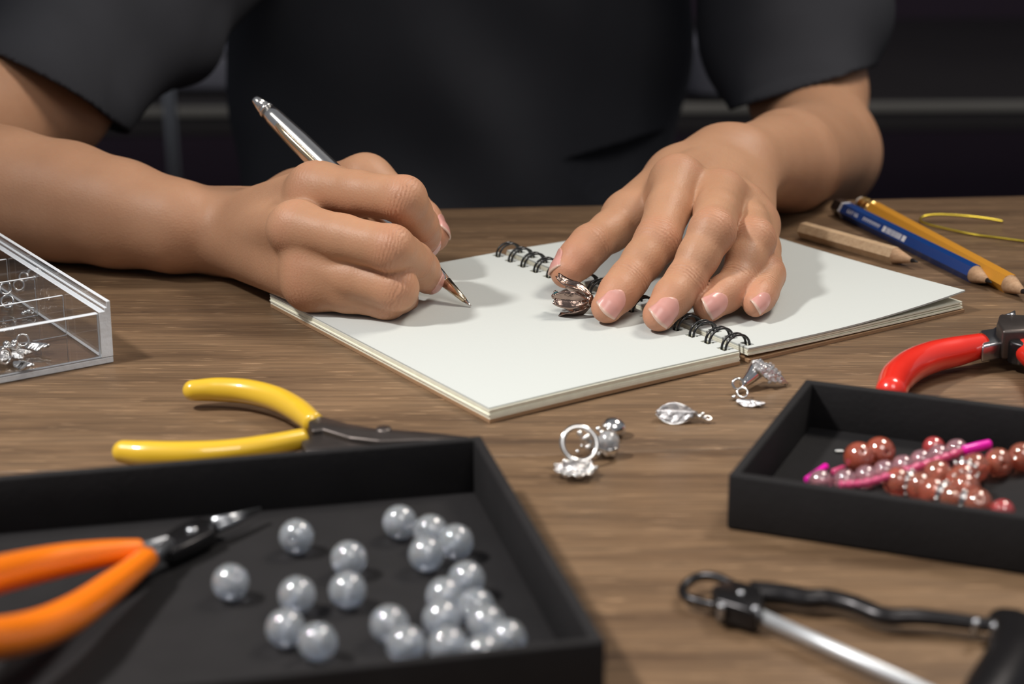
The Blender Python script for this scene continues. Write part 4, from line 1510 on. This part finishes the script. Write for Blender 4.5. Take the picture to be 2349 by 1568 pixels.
mesh('domed_button', *lathe(dc_ - A3(0, 0, 0.0040), dc_ + A3(0, 0, 1), [(0, 0.0008), (0.0006, 0.0026), (0.0016, 0.0038), (0.0026, 0.0040), (0.0042, 0.0034), (0.0054, 0.0020), (0.0058, 0.0006)], 28), 'silver', t)

c = Z(1320, 1072, 0.0026)
t = thing('filigree_bead', (c[0], c[1], 0), 'flat silver filigree flower bead nearest the left tray corner', 'bead')
mesh('core', *ball(c, 0.0040, 20, (1, 1, 0.5)), 'silver_satin', t)
for k in range(9):
    a = k * 2 * math.pi / 9
    q = c + A3(math.cos(a), math.sin(a), 0) * 0.0046
    mesh('petal_loop', *join(ring(q, 0.0015, 0.00045, (0.3 * math.cos(a), 0.3 * math.sin(a), 1), 18, 8), ball(q, 0.0008, 10), ball(q + A3(math.cos(a), math.sin(a), 0) * 0.0016, 0.0006, 8)), 'silver', t)

# ------------------------------------------------------------------ black saw-like tool in the right foreground
sa = thing('saw_frame', Z(1900, 1440, 0) * (1, 1, 0), 'black metal hand tool with a bright silver rod and wavy arm, front right', 'tool')
zz = 0.0042
mesh('rod', *tube(np.array([Z(1735, 1408, zz), Z(1900, 1482, zz), Z(2200, 1618, zz)]), 0.0017, 18), 'bright_rod', sa, True, 'bright silver rod')
mesh('wavy_arm', *tube(catmull([Z(1720, 1358, zz), Z(1790, 1362, zz), Z(1850, 1372, zz), Z(1900, 1372, zz), Z(1960, 1386, zz), Z(2030, 1412, zz), Z(2110, 1414, zz), Z(2200, 1424, zz), Z(2290, 1436, zz)], 50), [0.0036, 0.0032, 0.0030, 0.0028, 0.0026, 0.0024, 0.0022], 16, flat=((0, 0, 1), 0.8)), 'black_steel', sa)
mesh('end_loop', *tube(catmull([Z(1690, 1345, zz), Z(1640, 1322, zz + 0.001), Z(1595, 1325, zz), Z(1566, 1350, zz - 0.001), Z(1580, 1372, zz - 0.001), Z(1640, 1388, zz - 0.001), Z(1700, 1398, zz)], 40), 0.00125, 14), 'black_steel', sa)
clamp = mesh('clamp', *prism(px_poly([(1630, 1352), (1680, 1335), (1745, 1352), (1752, 1392), (1735, 1412), (1690, 1398), (1640, 1384)], 0.006), 0.0012, 0.0072, 0.0010), 'black_steel', sa)
for x, y, z in ((1700, 1358, 0.0072), (1655, 1388, 0.0064), (1733, 1394, 0.0072), (2240, 1424, 0.0068), (2282, 1432, 0.0070)):
    p = Z(x, y, z)
    mesh('bolt', *lathe(p - A3(0, 0, 0.004), p + A3(0, 0, 1), [(0, 0.0011), (0.0038, 0.0011), (0.0044, 0.0008), (0.0046, 0.0003)], 14), 'steel', sa)
bow = catmull([Z(2296, 1418, zz), Z(2330, 1440, zz + 0.001), Z(2330, 1500, zz + 0.002), Z(2290, 1570, zz + 0.002), Z(2240, 1650, zz + 0.001), Z(2200, 1690, zz)], 40)
grip = mesh('grip', *tube(bow, [0.0040, 0.0058, 0.0068, 0.0070, 0.0066, 0.0060], 20, flat=((0, 0, 1), 0.7)), 'black_steel', sa)
for k in range(12):
    q = bow[6 + k * 2] + A3(0.0066, 0.0020, 0.001)
    mesh('grip_rib', *ball(q, 0.0012, 10), 'black_steel', grip)

# ------------------------------------------------------------------ background bench
B0 = 1.95
bz = Y(460, 262, B0)[2]
bk = thing('back_bench', (0, B0 + 0.25, -0.76), 'brown wooden bench against the wall far behind the person, out of focus', 'bench')
mesh('bench_top', *obox((-1.3, B0, bz - 0.03), (2.6, 0.09, 0), (0, 0.5, 0), (0, 0, 0.03), 0.003), 'floor', bk)
mesh('edge_strip', *obox((-1.3, B0 - 0.006, bz - 0.0085), (2.6, 0.09, 0), (0, 0.006, 0), (0, 0, 0.009), 0.001), 'bench_edge', bk, True, 'pale grey edge strip')
for x in (-1.2, -0.02, 1.1):
    mesh('leg', *obox((x, B0 + 0.10, -0.76), (0.06, 0, 0), (0, 0.06, 0), (0, 0, bz + 0.729), 0.002), 'bench', bk)
p = Y(470, 222, B0 + 0.10)
bo = thing('storage_box', (p[0], p[1], bz + 0.004), 'grey plastic storage box on the far bench, seen under the left sleeve', 'box')
mesh('body', *obox((p[0] - 0.06, p[1] - 0.01, bz + 0.004), (0.12, 0, 0), (0, 0.10, 0), (0, 0, 0.038), 0.006), 'grey_plastic', bo)
mesh('lid', *obox((p[0] - 0.063, p[1] - 0.013, bz + 0.042), (0.126, 0, 0), (0, 0.106, 0), (0, 0, 0.006), 0.002), 'grey_plastic', bo)
p2 = A3(p[0] + 0.004, p[1] + 0.03, bz + 0.048)
o = mesh('paper_packet', *obox(p2 + A3(-0.02, 0, 0), (0.045, 0, 0), (0, 0.03, 0), (0, 0, 0.022), 0.006), 'pale_blue')
tag(o, 'pale blue packet on top of the grey box on the far bench', 'packet')
p = Y(1635, 200, B0 + 0.08)
o = mesh('plastic_tub', *lathe((p[0], p[1], bz + 0.007), (p[0], p[1], bz + 1), [(0, 0.026), (0.004, 0.030), (0.045, 0.034), (0.05, 0.036), (0.055, 0.034)], 28), 'grey_plastic')
tag(o, 'grey plastic tub on the far bench behind the right sleeve', 'tub')
pt0, pt1 = Y(378, 130, 1.62), Y(398, 420, 1.62)
st = thing('metal_stand', (pt1[0], 1.62, -0.76), 'thin steel upright of a stand behind the person, under the left sleeve', 'stand')
x_ = pt1[0]
mesh('pole', *tube(np.array([A3(x_ - 0.006, 1.62, 0.10), A3(x_, 1.62, -0.1), A3(x_ + 0.014, 1.62, -0.745)]), 0.0055, 16), 'steel', st)
mesh('foot', *lathe((x_ + 0.014, 1.62, -0.759), (x_ + 0.014, 1.62, 0), [(0, 0.09), (0.008, 0.09), (0.014, 0.02), (0.02, 0.008)], 28), 'dark_steel', st)
